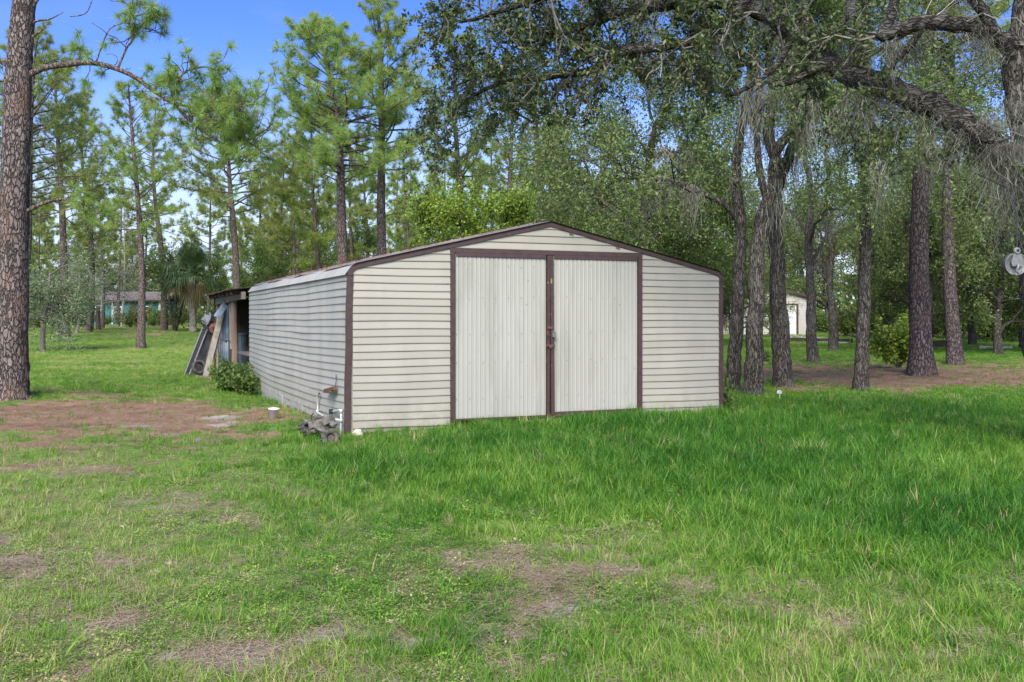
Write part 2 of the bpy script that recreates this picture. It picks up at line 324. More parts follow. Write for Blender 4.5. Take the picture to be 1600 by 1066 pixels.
# ------------------------------------------------------------------ ground
SA = R(22.3); CX0, CY0 = -2.148, 12.64; FW = 5.82; SL = 10.33; SL2 = 17.0     # shed: corner, front width, closed length, whole length
fd = np.array([math.cos(SA), math.sin(SA)]); sdn = np.array([-math.sin(SA), math.cos(SA)])
def S(t, s, z=0): # shed frame to world
    p = np.array([CX0, CY0]) + fd * t + sdn * s; return np.array([p[0], p[1], z])
def inside_shed(x, y, m=0.0):
    u = (x - CX0) * fd[0] + (y - CY0) * fd[1]; v = (x - CX0) * sdn[0] + (y - CY0) * sdn[1]
    return (u > -m) & (u < FW + m) & (v > -m) & (v < SL2 + m)
BARE = [(170, 648, 280, 32, 1.25), (20, 690, 140, 22, .75), (370, 722, 70, 8, .75), (340, 700, 200, 12, .35), (870, 905, 95, 32, .75), (700, 882, 60, 14, .6), (880, 940, 60, 12, .6),
        (320, 1040, 150, 26, .8), (150, 975, 110, 22, .55), (185, 880, 100, 18, .55), (1400, 588, 340, 21, 1.5), (1180, 580, 150, 14, .9), (1580, 592, 120, 20, 1.2),
        (200, 524, 300, 6, .8), (180, 534, 180, 4, .5), (930, 690, 120, 7, .7), (1060, 925, 60, 14, .45), (1180, 960, 90, 16, .5), (1450, 900, 120, 14, .35), (620, 1010, 100, 20, .55),
        (470, 770, 30, 5, .6), (1500, 526, 200, 5, .9), (560, 920, 60, 12, .4), (50, 880, 80, 18, .4), (1000, 830, 60, 8, .4), (330, 590, 60, 8, .3), (130, 740, 160, 14, .4), (480, 650, 60, 12, .7), (1320, 955, 60, 14, .5), (780, 990, 90, 14, .4), (1380, 1020, 90, 16, .4)]
SAND = [(350, 652, 60, 5, .62), (230, 668, 90, 6, .5), (880, 935, 60, 9, .9), (820, 950, 40, 10, .8), (690, 960, 60, 16, .35), (350, 1045, 90, 22, .95), (130, 975, 60, 14, .7), (190, 880, 50, 6, .7), (640, 1000, 60, 8, .5), (500, 1020, 60, 14, .7),
        (1190, 900, 60, 10, .35), (1380, 1015, 50, 8, .6), (1090, 1005, 40, 10, .7), (60, 1030, 80, 18, .5), (240, 1030, 60, 12, .6), (1280, 950, 50, 12, .5), (1300, 580, 100, 5, .3), (560, 990, 40, 8, .5), (180, 800, 40, 5, .4), (950, 890, 40, 5, .4)]
LUSH = [(1150, 720, 520, 75, 1.0), (620, 735, 220, 26, .75), (1450, 790, 300, 90, .9), (1000, 800, 300, 40, .45), (1350, 640, 300, 22, .6), (740, 800, 160, 40, .4)]
def zones(x, y):
    y_ = np.maximum(y, 1.5); px = 800 + F * x / y_; py = HZ + F * EYE / y_
    wx = (fbm(x * 1.1 + 5, y * 1.1, 41, 3) - .5); wy = (fbm(x * 1.1, y * 1.1 + 9, 42, 3) - .5)
    qx = px + wx * 160 * np.clip((py - HZ) / 400, .1, 1); qy = py + wy * 90 * np.clip((py - HZ) / 400, .05, 1)
    def acc(L):
        r = np.zeros_like(np.asarray(x, float))
        for a in L: r = np.maximum(r, a[4] * gauss(qx, qy, *a[:4]))
        return r
    n1 = fbm(x * .9, y * .9, 5, 4); n2 = fbm(x * 3.1, y * 3.1, 6, 3)
    bare = acc(BARE); lush = acc(LUSH); sand = acc(SAND)
    n3 = fbm(x * 8, y * 8, 8, 2); bare = bare * 1.0 + (n1 - .55) * .8 + (n2 - .5) * 1.3 + (n3 - .5) * .9 - lush * .4
    bare = ss(.22, .95, bare + .04 + .12 * (1 - ss(0, 500, px)) * ss(600, 700, py))
    straw = ss(640, 820, py); straw = 1 - straw                     # far bare patches are pine straw, near ones grey sand and thatch
    sand = ss(.22, .8, sand * (.45 + .9 * n2 + .9 * n3))
    return px, py, bare, lush, sand, straw
def zn(x, y): return zones(np.atleast_1d(x), np.atleast_1d(y))
nx, ny = 460, 520
ux = np.linspace(-1, 1, nx); gx = np.sinh(ux * 5.2) / np.sinh(5.2) * 420
uy = np.linspace(0, 1, ny); gy = 2.2 + (np.exp(uy * 5.4) - 1) / (np.exp(5.4) - 1) * 700
gy = np.concatenate([np.linspace(-80, 2.0, 24), gy])
# lateral spacing widened so that it follows the view wedge
X, Y = np.meshgrid(gx, gy); wid = np.clip(np.abs(Y) / 14, .75, 1.0); X = X * wid
Z = H(X, Y)
gb = MB(); n0, n1_ = X.shape
idx = np.arange(n0 * n1_).reshape(n0, n1_)
gb.add(np.stack([X, Y, Z], -1).reshape(-1, 3), Q=np.stack([idx[:-1, :-1], idx[:-1, 1:], idx[1:, 1:], idx[1:, :-1]], -1).reshape(-1, 4))
def ground_mat():
    m, nt, b = new_mat('soil_and_thatch')
    def attr(n):
        a = nt.nodes.new('ShaderNodeAttribute'); a.attribute_name = n; return a.outputs['Fac']
    def add(a, bb, k):
        mm = nt.nodes.new('ShaderNodeMath'); mm.operation = 'MULTIPLY_ADD'; nt.links.new(bb, mm.inputs[0]); mm.inputs[1].default_value = k; nt.links.new(a, mm.inputs[2]); mm.use_clamp = True; return mm.outputs[0]
    nA = noise(nt, 9, 8, .7); nB = noise(nt, 60, 6, .75); nC = noise(nt, 1.5, 5, .6); nD = noise(nt, 240, 3, .8)
    soil = hexmix(nt, rng_(nt, nB, .35, .65), (.15, .125, .085), (.35, .30, .215))
    soil = hexmix(nt, rng_(nt, nD, .45, .6, 0, .6), soil, (.40, .34, .26))
    straw = hexmix(nt, rng_(nt, nB, .35, .65), (.24, .14, .085), (.48, .30, .20))
    straw = hexmix(nt, rng_(nt, nA, .5, .62, 0, .6), straw, (.40, .29, .21))
    straw = hexmix(nt, rng_(nt, nD, .5, .62, 0, .7), straw, (.17, .10, .07))
    c = hexmix(nt, attr('straw'), soil, straw)
    sandc = hexmix(nt, rng_(nt, nB, .4, .62), (.52, .48, .42), (.33, .29, .235)); sandc = hexmix(nt, rng_(nt, nD, .5, .6, 0, .8), sandc, (.14, .10, .075))
    c = hexmix(nt, rng_(nt, add(attr('sand'), nA, .35), .45, .75), c, sandc)
    green = hexmix(nt, rng_(nt, nA, .35, .65), (.10, .175, .035), (.18, .27, .055))
    green = hexmix(nt, rng_(nt, nC, .4, .65), green, (.15, .26, .055))
    green = hexmix(nt, rng_(nt, nD, .45, .6, 0, .5), green, (.14, .12, .06))
    c = hexmix(nt, rng_(nt, add(attr('bare'), nA, .3), .25, .7), green, c)
    nt.links.new(c, b.inputs['Base Color']); b.inputs['Roughness'].default_value = 1; b.inputs['Specular IOR Level'].default_value = .1
    bump(nt, b, nB, .9, .02); return m
M['ground'] = ground_mat()
ground = gb.build('ground', M['ground'], smooth=True, kind='structure')
_, _, zb, zl, zs, zst = zones(X.ravel(), Y.ravel())
for nme, arr in (('bare', zb), ('sand', zs), ('straw', zst)):
    a = ground.data.attributes.new(nme, 'FLOAT', 'POINT'); a.data.foreach_set('value', arr.astype(np.float32))

# ------------------------------------------------------------------ grass (uncountable: instanced tufts)
def tuft_mesh(name, mat, rng, n, rad, L, w, segs=3, bend=.6, kind='blade'):
    mb = MB()
    for i in range(n):
        a = rng.uniform(0, 6.283); r = rad * math.sqrt(rng.random()); base = np.array([r * math.cos(a), r * math.sin(a), -.01])
        var = rng.random()
        if kind == 'blade':
            az = rng.uniform(0, 6.283); l = L * rng.uniform(.45, 1.0); b = bend * rng.uniform(.15, 1); d = np.array([math.cos(az), math.sin(az), 0]); s = np.array([-d[1], d[0], 0])
            V = []; T = []
            for k in range(segs + 1):
                t = k / segs; p = base + np.array([0, 0, 1]) * l * (t - .42 * b * t * t) + d * l * b * t * t * .9; ww = w * (1 - t ** 1.6) * .5
                V += [p - s * ww, p + s * ww] if k < segs else [p]
            for k in range(segs - 1): T += [[2 * k, 2 * k + 1, 2 * k + 3], [2 * k, 2 * k + 3, 2 * k + 2]]
            T.append([2 * segs - 2, 2 * segs - 1, 2 * segs]); mb.add(V, T=T, var=var)
        elif kind == 'leaf':
            h = L * rng.uniform(.3, 1); az = rng.uniform(0, 6.283); d = np.array([math.cos(az), math.sin(az), rng.uniform(-.2, .5)]); s = unit(np.cross(d, [0, 0, 1])); l = w * rng.uniform(.7, 1.3)
            p = base + np.array([0, 0, h]); mb.add([p, p + d * l * .5 + s * l * .32, p + d * l, p + d * l * .5 - s * l * .32], Q=[[0, 1, 2, 3]], var=var)
        elif kind == 'straw':
            az = rng.uniform(0, 6.283); d = np.array([math.cos(az), math.sin(az), rng.uniform(-.05, .15)]); s = np.array([-d[1], d[0], 0]); l = L * rng.uniform(.5, 1); p = base + np.array([0, 0, .014])
            mb.add([p - s * w / 2, p + s * w / 2, p + d * l], T=[[0, 1, 2]], var=var)
    o = bpy.data.objects.new(name, mb.mesh(name, mat)); return o
def scatter(name, protos, pts, idx_, scl, rot, tint):
    cc = bpy.data.collections.new(name + '_sources')
    for i, o in enumerate(protos): o.name = 'source_%02d_%s' % (i, name); cc.objects.link(o)
    me = bpy.data.meshes.new(name); me.vertices.add(len(pts)); me.vertices.foreach_set('co', np.asarray(pts, np.float32).ravel())
    for n, arr, ty in (('pick', idx_, 'INT'), ('scl', scl, 'FLOAT'), ('tint', tint, 'FLOAT')):
        a = me.attributes.new(n, ty, 'POINT'); a.data.foreach_set('value', np.asarray(arr, np.int32 if ty == 'INT' else np.float32))
    a = me.attributes.new('rot', 'FLOAT_VECTOR', 'POINT'); a.data.foreach_set('vector', np.asarray(rot, np.float32).ravel())
    o = bpy.data.objects.new(name, me); col.objects.link(o); o['kind'] = 'stuff'
    ng = bpy.data.node_groups.new(name, 'GeometryNodeTree')
    ng.interface.new_socket('Geometry', in_out='INPUT', socket_type='NodeSocketGeometry'); ng.interface.new_socket('Geometry', in_out='OUTPUT', socket_type='NodeSocketGeometry')
    N = ng.nodes; gi = N.new('NodeGroupInput'); go = N.new('NodeGroupOutput'); ip = N.new('GeometryNodeInstanceOnPoints'); ci = N.new('GeometryNodeCollectionInfo')
    ci.inputs['Collection'].default_value = cc; ci.inputs['Separate Children'].default_value = True; ci.inputs['Reset Children'].default_value = True
    def na(n, t):
        x = N.new('GeometryNodeInputNamedAttribute'); x.data_type = t; x.inputs['Name'].default_value = n; return x.outputs['Attribute']
    L_ = ng.links; L_.new(gi.outputs[0], ip.inputs['Points']); L_.new(ci.outputs[0], ip.inputs['Instance']); ip.inputs['Pick Instance'].default_value = True
    L_.new(na('pick', 'INT'), ip.inputs['Instance Index']); L_.new(na('scl', 'FLOAT'), ip.inputs['Scale'])
    e2r = N.new('FunctionNodeEulerToRotation'); L_.new(na('rot', 'FLOAT_VECTOR'), e2r.inputs[0]); L_.new(e2r.outputs[0], ip.inputs['Rotation'])
    L_.new(ip.outputs[0], go.inputs[0])
    md = o.modifiers.new('scatter', 'NODES'); md.node_group = ng; return o
g = np.random.default_rng(7)
gm = M['grass']
protos = [tuft_mesh('t', gm, g, 15, .055, .20, .0056, 3, 1.15) for _ in range(4)] \
       + [tuft_mesh('t', gm, g, 17, .08, .10, .0052, 2, 1.3) for _ in range(4)] \
       + [tuft_mesh('t', gm, g, 34, .09, .045, .018, kind='leaf') for _ in range(3)] \
       + [tuft_mesh('t', gm, g, 60, .30, .16, .013, 2, .8) for _ in range(3)]
# 0-3 tall, 4-7 short, 8-10 low broadleaf weeds, 11-13 wide clumps for the distance
N0 = 560000
lo, hi = 3.2, 95.0; e = -.40          # area density falls as d^-1.6 ... sampled through d^(.4)
u = g.random(N0); d = (lo ** .4 + u * (hi ** .4 - lo ** .4)) ** 2.5
x = (g.random(N0) * 2 - 1) * (.66 * d + .5); y = d
keep = ~inside_shed(x, y, .02)
x, y, d = x[keep], y[keep], d[keep]
px, py, bare, lush, sand, straw = zones(x, y)
dens = (1 - bare) ** 1.1 * (.45 + .55 * np.clip(lush * 1.3, 0, 1)) * (1 - .85 * sand) + .07
leftp = (1 - ss(250, 650, px)) * ss(620, 720, py)
dens *= 1 - .35 * leftp
dens *= .75 + .7 * fbm(x * 4.5, y * 4.5, 77, 2)
dens = np.where(d > 40, dens * .5, dens)
keep = g.random(len(x)) < dens * .6
x, y, d, bare, lush, sand, px, py, leftp = [a[keep] for a in (x, y, d, bare, lush, sand, px, py, leftp)]
n = len(x); print('tufts', n)
tall = g.random(n) < np.clip(.22 + .75 * lush + .45 * (fbm(x * 1.6, y * 1.6, 31, 3) - .42) * 2 - .15 * leftp, .05, .97)
weedf = fbm(x * 1.3 + 30, y * 1.3, 55, 3)
weed = (g.random(n) < ss(.50, .62, weedf) * .85 * (1 - np.clip(lush, 0, 1) * .8))
pick = np.where(weed, 8 + g.integers(0, 3, n), np.where(tall, g.integers(0, 4, n), 4 + g.integers(0, 4, n)))
pick = np.where((d > 26) | ((d > 18) & (g.random(n) < .4)), 11 + g.integers(0, 3, n), pick)
scl = g.uniform(.5, 1.25, n) * (.7 + .6 * fbm(x * 3, y * 3, 91, 2)) * (.72 + .55 * np.clip(lush, 0, 1)) * (1 + .22 * ss(10, 24, d))
scl = np.where(pick >= 11, g.uniform(.5, .95, n) * (.62 + .25 * ss(30, 90, d)), scl) * np.where(bare > .5, .7, 1)
tint = .24 + .17 * ss(520, 1066, py) - .25 * np.clip(lush, 0, 1) + .16 * leftp + g.normal(0, .13, n) + (fbm(x * .6, y * .6, 88, 3) - .5) * .5 + (fbm(x * 5, y * 5, 89, 2) - .5) * .35 + .12 * ss(20, 45, d) + .26 * gauss(px, py, 180, 575, 280, 45)
tint = np.where(weed, tint + .03, tint); tint = np.where(g.random(n) < .02 + .05 * bare, .95, tint)
rot = np.stack([g.normal(0, .26, n), g.normal(0, .26, n), g.uniform(0, 6.283, n)], -1)
scatter('grass', protos, np.stack([x, y, H(x, y)], -1), pick, scl, rot, np.clip(tint, 0, .97))
# litter: fallen needles and leaves over the bare soil
lm = M['litter']
lp = [tuft_mesh('l', lm, g, 26, .14, .13, .0035, kind='straw') for _ in range(3)] + [tuft_mesh('l', lm, g, 5, .12, .012, .024, kind='leaf') for _ in range(3)]
N1 = 110000; u = g.random(N1); d = (3.2 ** .4 + u * (36 ** .4 - 3.2 ** .4)) ** 2.5
x = (g.random(N1) * 2 - 1) * (.66 * d + .5); y = d; k = ~inside_shed(x, y); x, y, d = x[k], y[k], d[k]
_, py, bare, lush, sand, _ = zones(x, y); k = g.random(len(x)) < (.12 + .8 * bare) * (1 - .7 * sand); x, y, d = x[k], y[k], d[k]; n = len(x)
scatter('fallen_needles', lp, np.stack([x, y, H(x, y)], -1), np.where(g.random(n) < .82, g.integers(0, 3, n), g.integers(3, 6, n)), g.uniform(.7, 1.4, n) * (1 + .5 * ss(10, 30, d)),
        np.stack([g.normal(0, .08, n), g.normal(0, .08, n), g.uniform(0, 6.283, n)], -1), np.clip(g.uniform(0, .6, n) + .35 * ss(650, 850, py[k]), 0, .9))

# ------------------------------------------------------------------ foliage helpers
def rand_unit(rng, n): return unit(rng.normal(0, 1, (n, 3)))
def add_leaves(mb, C, rng, l=.06, w=.028, var=None, droop=.2):
    n = len(C); a = rand_unit(rng, n); a[:, 2] -= droop; a = unit(a); b = unit(np.cross(a, rand_unit(rng, n)))
    s = rng.uniform(.65, 1.3, n)[:, None]; l_ = l * s; w_ = w * s
    V = np.stack([C, C + a * l_ * .5 + b * w_ * .5, C + a * l_, C + a * l_ * .5 - b * w_ * .5], 1).reshape(-1, 3)
    Q = np.arange(n * 4).reshape(-1, 4); v = rng.random(n) ** 1.3 if var is None else var
    mb.add(V, Q=Q, var=np.repeat(v, 4))
def add_needles(mb, C, A, rng, k=26, L=.22, w=.012, tv=None):
    n = len(C)
    if n == 0: return
    dirs = unit(A[:, None] * .75 + rand_unit(rng, n * k).reshape(n, k, 3) * .95); dirs[..., 2] -= .12
    ln = L * rng.uniform(.7, 1.1, (n, k, 1)) * rng.uniform(.75, 1.2, (n, 1, 1)); s = unit(np.cross(dirs, rand_unit(rng, n * k).reshape(n, k, 3))) * w / 2
    c = C[:, None] + dirs * .01
    V = np.stack([c - s, c + s, c + dirs * ln], 2).reshape(-1, 3)
    v = (rng.random(n)[:, None] * .55 + rng.random((n, k)) * .4) if tv is None else tv[:, None] + rng.random((n, k)) * .2
    v = np.where(rng.random((n, 1)) < .04, .98, v)
    mb.add(V, T=np.arange(n * k * 3).reshape(-1, 3), var=np.repeat(v.ravel(), 3))
def add_moss(mb, C, L, rng, strands=22, w=.012, spread=.10, segs=5):
    C = np.asarray(C, float); n = len(C)
    if n == 0: return
    m = n * strands; p = np.repeat(C, strands, 0) + rng.normal(0, 1, (m, 3)) * [spread, spread, spread * .35]
    ln = np.repeat(np.asarray(L), strands) * rng.uniform(.25, 1.1, m) ** 1.0; az = rng.uniform(0, 6.283, m); s = np.stack([np.cos(az), np.sin(az), 0 * az], -1)
    rows = []; drift = rng.normal(0, .05, (m, 3)); q = p.copy(); pull = (np.repeat(C, strands, 0) - p) * [1, 1, 0] / segs * .8
    for i in range(segs + 1):
        t = i / segs; ww = (w * (1 - .75 * t) * (.6 + .8 * rng.random(m)))[:, None] * .5
        rows += [q - s * ww, q + s * ww]
        q = q + np.array([0, 0, -1]) * (ln / segs)[:, None] + pull + rng.normal(0, .042, (m, 3)) * [1, 1, .5] + drift * .1
    V = np.stack(rows, 1).reshape(-1, 3); b = (np.arange(m) * (2 * (segs + 1)))[:, None]
    k = np.arange(segs)[None] * 2; Q = np.stack([b + k, b + k + 1, b + k + 3, b + k + 2], -1).reshape(-1, 4)
    mb.add(V, Q=Q, var=np.repeat(rng.random(m), 2 * (segs + 1)))
def rotdir(d, ang, rng):
    p = unit(np.cross(d, unit(rng.normal(0, 1, 3)))); return unit(d * math.cos(ang) + p * math.sin(ang))
def grow(tb, p, d, r, L, lvl, rng, out, maxl=3, kids=4, up=.08, wob=.22, sides=6, minr=.006, droop=0., nodes=None):
    n = max(3, int(L / .35) if lvl < maxl else 3); pts = [np.array(p, float)]; d = unit(d); ds = [d]
    for i in range(n):
        d = unit(d + rng.normal(0, wob, 3) + np.array([0, 0, up - droop * (i / n)])); pts.append(pts[-1] + d * L / n); ds.append(d)
    rr = np.linspace(r, max(r * .5, minr), n + 1)
    tube(tb, pts, rr, max(3, sides - lvl), rough=.06 if r > .05 else 0, rng=rng)
    if nodes is not None and r > .018: nodes.extend(pts[1:])
    if lvl >= maxl: out.extend(pts[1:]); return
    if lvl >= maxl - 1: out.extend(pts[-2:])
    for k in range(kids):
        f = .3 + .7 * (k + rng.random()) / kids; i = min(n, max(1, int(round(f * n)))); nd = rotdir(ds[i], R(rng.uniform(28, 68)), rng)
        grow(tb, pts[i], nd, max(rr[i] * rng.uniform(.5, .72), minr), L * rng.uniform(.5, .75), lvl + 1, rng, out, maxl, kids, up, wob, sides, minr, droop, nodes)
def jit(C, k, s, rng):
    C = np.asarray(C); return np.repeat(C, k, 0) + rng.normal(0, s, (len(C) * k, 3))

# ------------------------------------------------------------------ pines
def pine(base, top, r0, c0, spread, nb, seed, label, group=None, k=34, L=.30, w=.017, bark='pine_bark_far', name='pine_tree', curve=0., stubs=5, sides=10, low=None, side_bias=None, tip=.25, dens=1.0):
    """base, top: world points; c0: fraction of the height where the crown starts"""
    rng = np.random.default_rng(seed); base = np.asarray(base, float); top = np.asarray(top, float)
    root = thing(name, label, 'tree', base, 0, group)
    tb = MB(); nseg = 22; t = np.linspace(0, 1, nseg + 1); hgt = top[2] - base[2]
    c1 = rng.normal(0, .012, 2) * hgt; off = np.sin(t * 3.1) * curve + 0
    path = base + (top - base) * t[:, None]; path[:, 0] += off + c1[0] * np.sin(t * 6.1); path[:, 1] += c1[1] * np.sin(t * 5)
    path[0, 2] -= .12
    rad = r0 * (1 - t) ** .75 * .88 + .025; rad[0] *= 1.15
    tube(tb, path, rad, sides, rough=.035, rng=rng, flare=.22)
    C = []; A = []
    def at_t(f):
        i = min(int(f * nseg), nseg - 1); q = f * nseg - i; return path[i] * (1 - q) + path[i + 1] * q
    az = rng.uniform(0, 6.28)
    for b in range(nb):
        f = c0 + (1 - c0) * ((b + rng.random()) / nb) ** .9 * .985; az += 2.4 + rng.normal(0, .5); g_ = (f - c0) / (1 - c0)
        Lb = spread * (1 - g_) ** .62 * rng.uniform(.55, 1.12) * (.6 + .4 * min(1, g_ * 5)) + tip
        if side_bias is not None: Lb *= 1 + .5 * math.cos(az - side_bias)
        el = R(rng.uniform(-5, 25) + g_ * 32); d = np.array([math.cos(az) * math.cos(el), math.sin(az) * math.cos(el), math.sin(el)])
        p = at_t(f); pts = [p]; n = 6; dd = d.copy(); sag = rng.uniform(-.10, .06)
        for i in range(n):
            dd = unit(dd + rng.normal(0, .10, 3) + np.array([0, 0, sag if i < 3 else .16])); pts.append(pts[-1] + dd * Lb / n)
        pts = np.array(pts); rb = min(.042, .010 + Lb * .010) * min(1.15, r0 / .18)
        tube(tb, pts, np.linspace(rb, .007, n + 1), 4)
        ns = max(3, int(Lb * 3.2 * dens))
        for s in range(ns):
            f2 = .32 + .68 * (s + rng.random()) / ns; i = min(n - 1, int(f2 * n)); q = pts[i] + (pts[i + 1] - pts[i]) * (f2 * n - i)
            sd_ = unit((pts[i + 1] - pts[i])); dir2 = rotdir(sd_, R(rng.uniform(30, 65)), rng); dir2[2] = abs(dir2[2]) * .5 + dir2[2] * .5; l2 = rng.uniform(.2, .42) * (.5 + .3 * Lb) * (1.25 - f2 * .5)
            m = q + dir2 * l2 * .6; e_ = m + unit(dir2 + np.array([0, 0, .55])) * l2 * .5
            tube(tb, [q, m, e_], [.009, .007, .005], 3, cap=False)
            C += [e_, m]; A += [unit(e_ - m), unit(dir2 + np.array([0, 0, .4]))]
            if rng.random() < .7:
                e2 = m + rotdir(dir2, R(50), rng) * l2 * .45; C.append(e2); A.append(unit(e2 - m + np.array([0, 0, .2])))
        C.append(pts[-1]); A.append(unit(pts[-1] - pts[-2]))
    for s in range(stubs):
        f = rng.uniform(.25, max(c0, .35)); a = rng.uniform(0, 6.28); p = at_t(f); l = rng.uniform(.3, 1.1); d = np.array([math.cos(a), math.sin(a), rng.uniform(-.1, .4)])
        tube(tb, [p, p + d * l * .5, p + d * l + rng.normal(0, .08, 3)], [.025, .016, .006], 4)
    if low: low(rng, tb, C, A, at_t)
    tb.build('trunk', M[bark], root, True, base)
    cb = MB(); add_needles(cb, np.array(C), np.array(A), rng, k, L, w)
    cb.build('crown', M['needles'], root, False, base, kind='stuff')
    return root
def copy_tree(o, loc, rz, s, label, group=None, tilt=(0, 0)):
    c = o.copy(); col.objects.link(c); c.location = [float(v) for v in loc]; c.rotation_euler = (tilt[0], tilt[1], rz); c.scale = s if hasattr(s, '__len__') else (s, s, s)
    c['label'] = label
    if group: c['group'] = group
    elif 'group' in c: del c['group']
    for ch in o.children:
        k = ch.copy(); col.objects.link(k); k.parent = c
    return c
def pp(px, py_base=None, d=None): return at(px, py_base) if py_base else ground_at(px, d)
def top_of(base, px, py): return P(px, py, base[1])

b = pp(220, 545); pine(b, top_of(b, 203, 135), .17, .42, 2.4, 46, 11, 'slender pine alone on the mown grass in front of the teal house', curve=.12, k=30)
b = pp(101, 527); pine(b, top_of(b, 88, 95), .25, .40, 4.0, 60, 12, 'dark trunked pine left of the teal house, standing in a patch of brown straw', bark='pine_bark')
b = pp(256, 517); pine(b, top_of(b, 240, 165), .22, .40, 3.4, 52, 13, 'thin pine just right of the teal house wall and left of the palm')
b = pp(30, d=44); pine(b, top_of(b, 60, 50), .22, .38, 4.6, 70, 23, 'full light-green pine whose trunk hides behind the large left trunk')
b = pp(140, d=62); pine(b, top_of(b, 132, 150), .2, .35, 3.6, 56, 24, 'yellow-green pine crown between the dark left pine and the slender lawn pine')
b = pp(370, d=46); pine(b, top_of(b, 352, 150), .21, .50, 4.0, 60, 14, 'pine rising behind the lean-to roof, right of the palm', curve=.1, dens=1.2)
b = pp(556, d=37); pine(b, top_of(b, 492, 42), .26, .50, 4.1, 74, 15, 'broad crowned pine leaning left above the left roof slope', curve=.25, dens=1.3, bark='pine_bark')
b = pp(604, d=39); pine(b, top_of(b, 588, -25), .25, .46, 3.2, 66, 16, 'tallest pine against the blue sky above the shed, straight trunk', dens=1.2, bark='pine_bark')
b = pp(722, d=47); pine(b, top_of(b, 716, 60), .22, .42, 3.2, 60, 17, 'pine behind the roof ridge, left of the bright green tree top')
b = pp(790, d=56); pine(b, top_of(b, 800, 95), .22, .42, 3.2, 60, 18, 'pine standing behind the peak of the shed roof')
# right-hand pines: their crowns are lost above among the oaks
b = at(1440, 586); PR1 = pine(b, top_of(b, 1452, -190), .285, .62, 3.4, 30, 19, 'thickest straight pine trunk on the right, beside the bright green bush', bark='pine_bark_dark', sides=16, stubs=3)
b = at(1493, 570); PR2 = pine(b, top_of(b, 1478, -120), .235, .62, 3.2, 30, 20, 'second straight pine trunk, right of the thick one by the bush', bark='pine_bark_dark', sides=14, stubs=3)

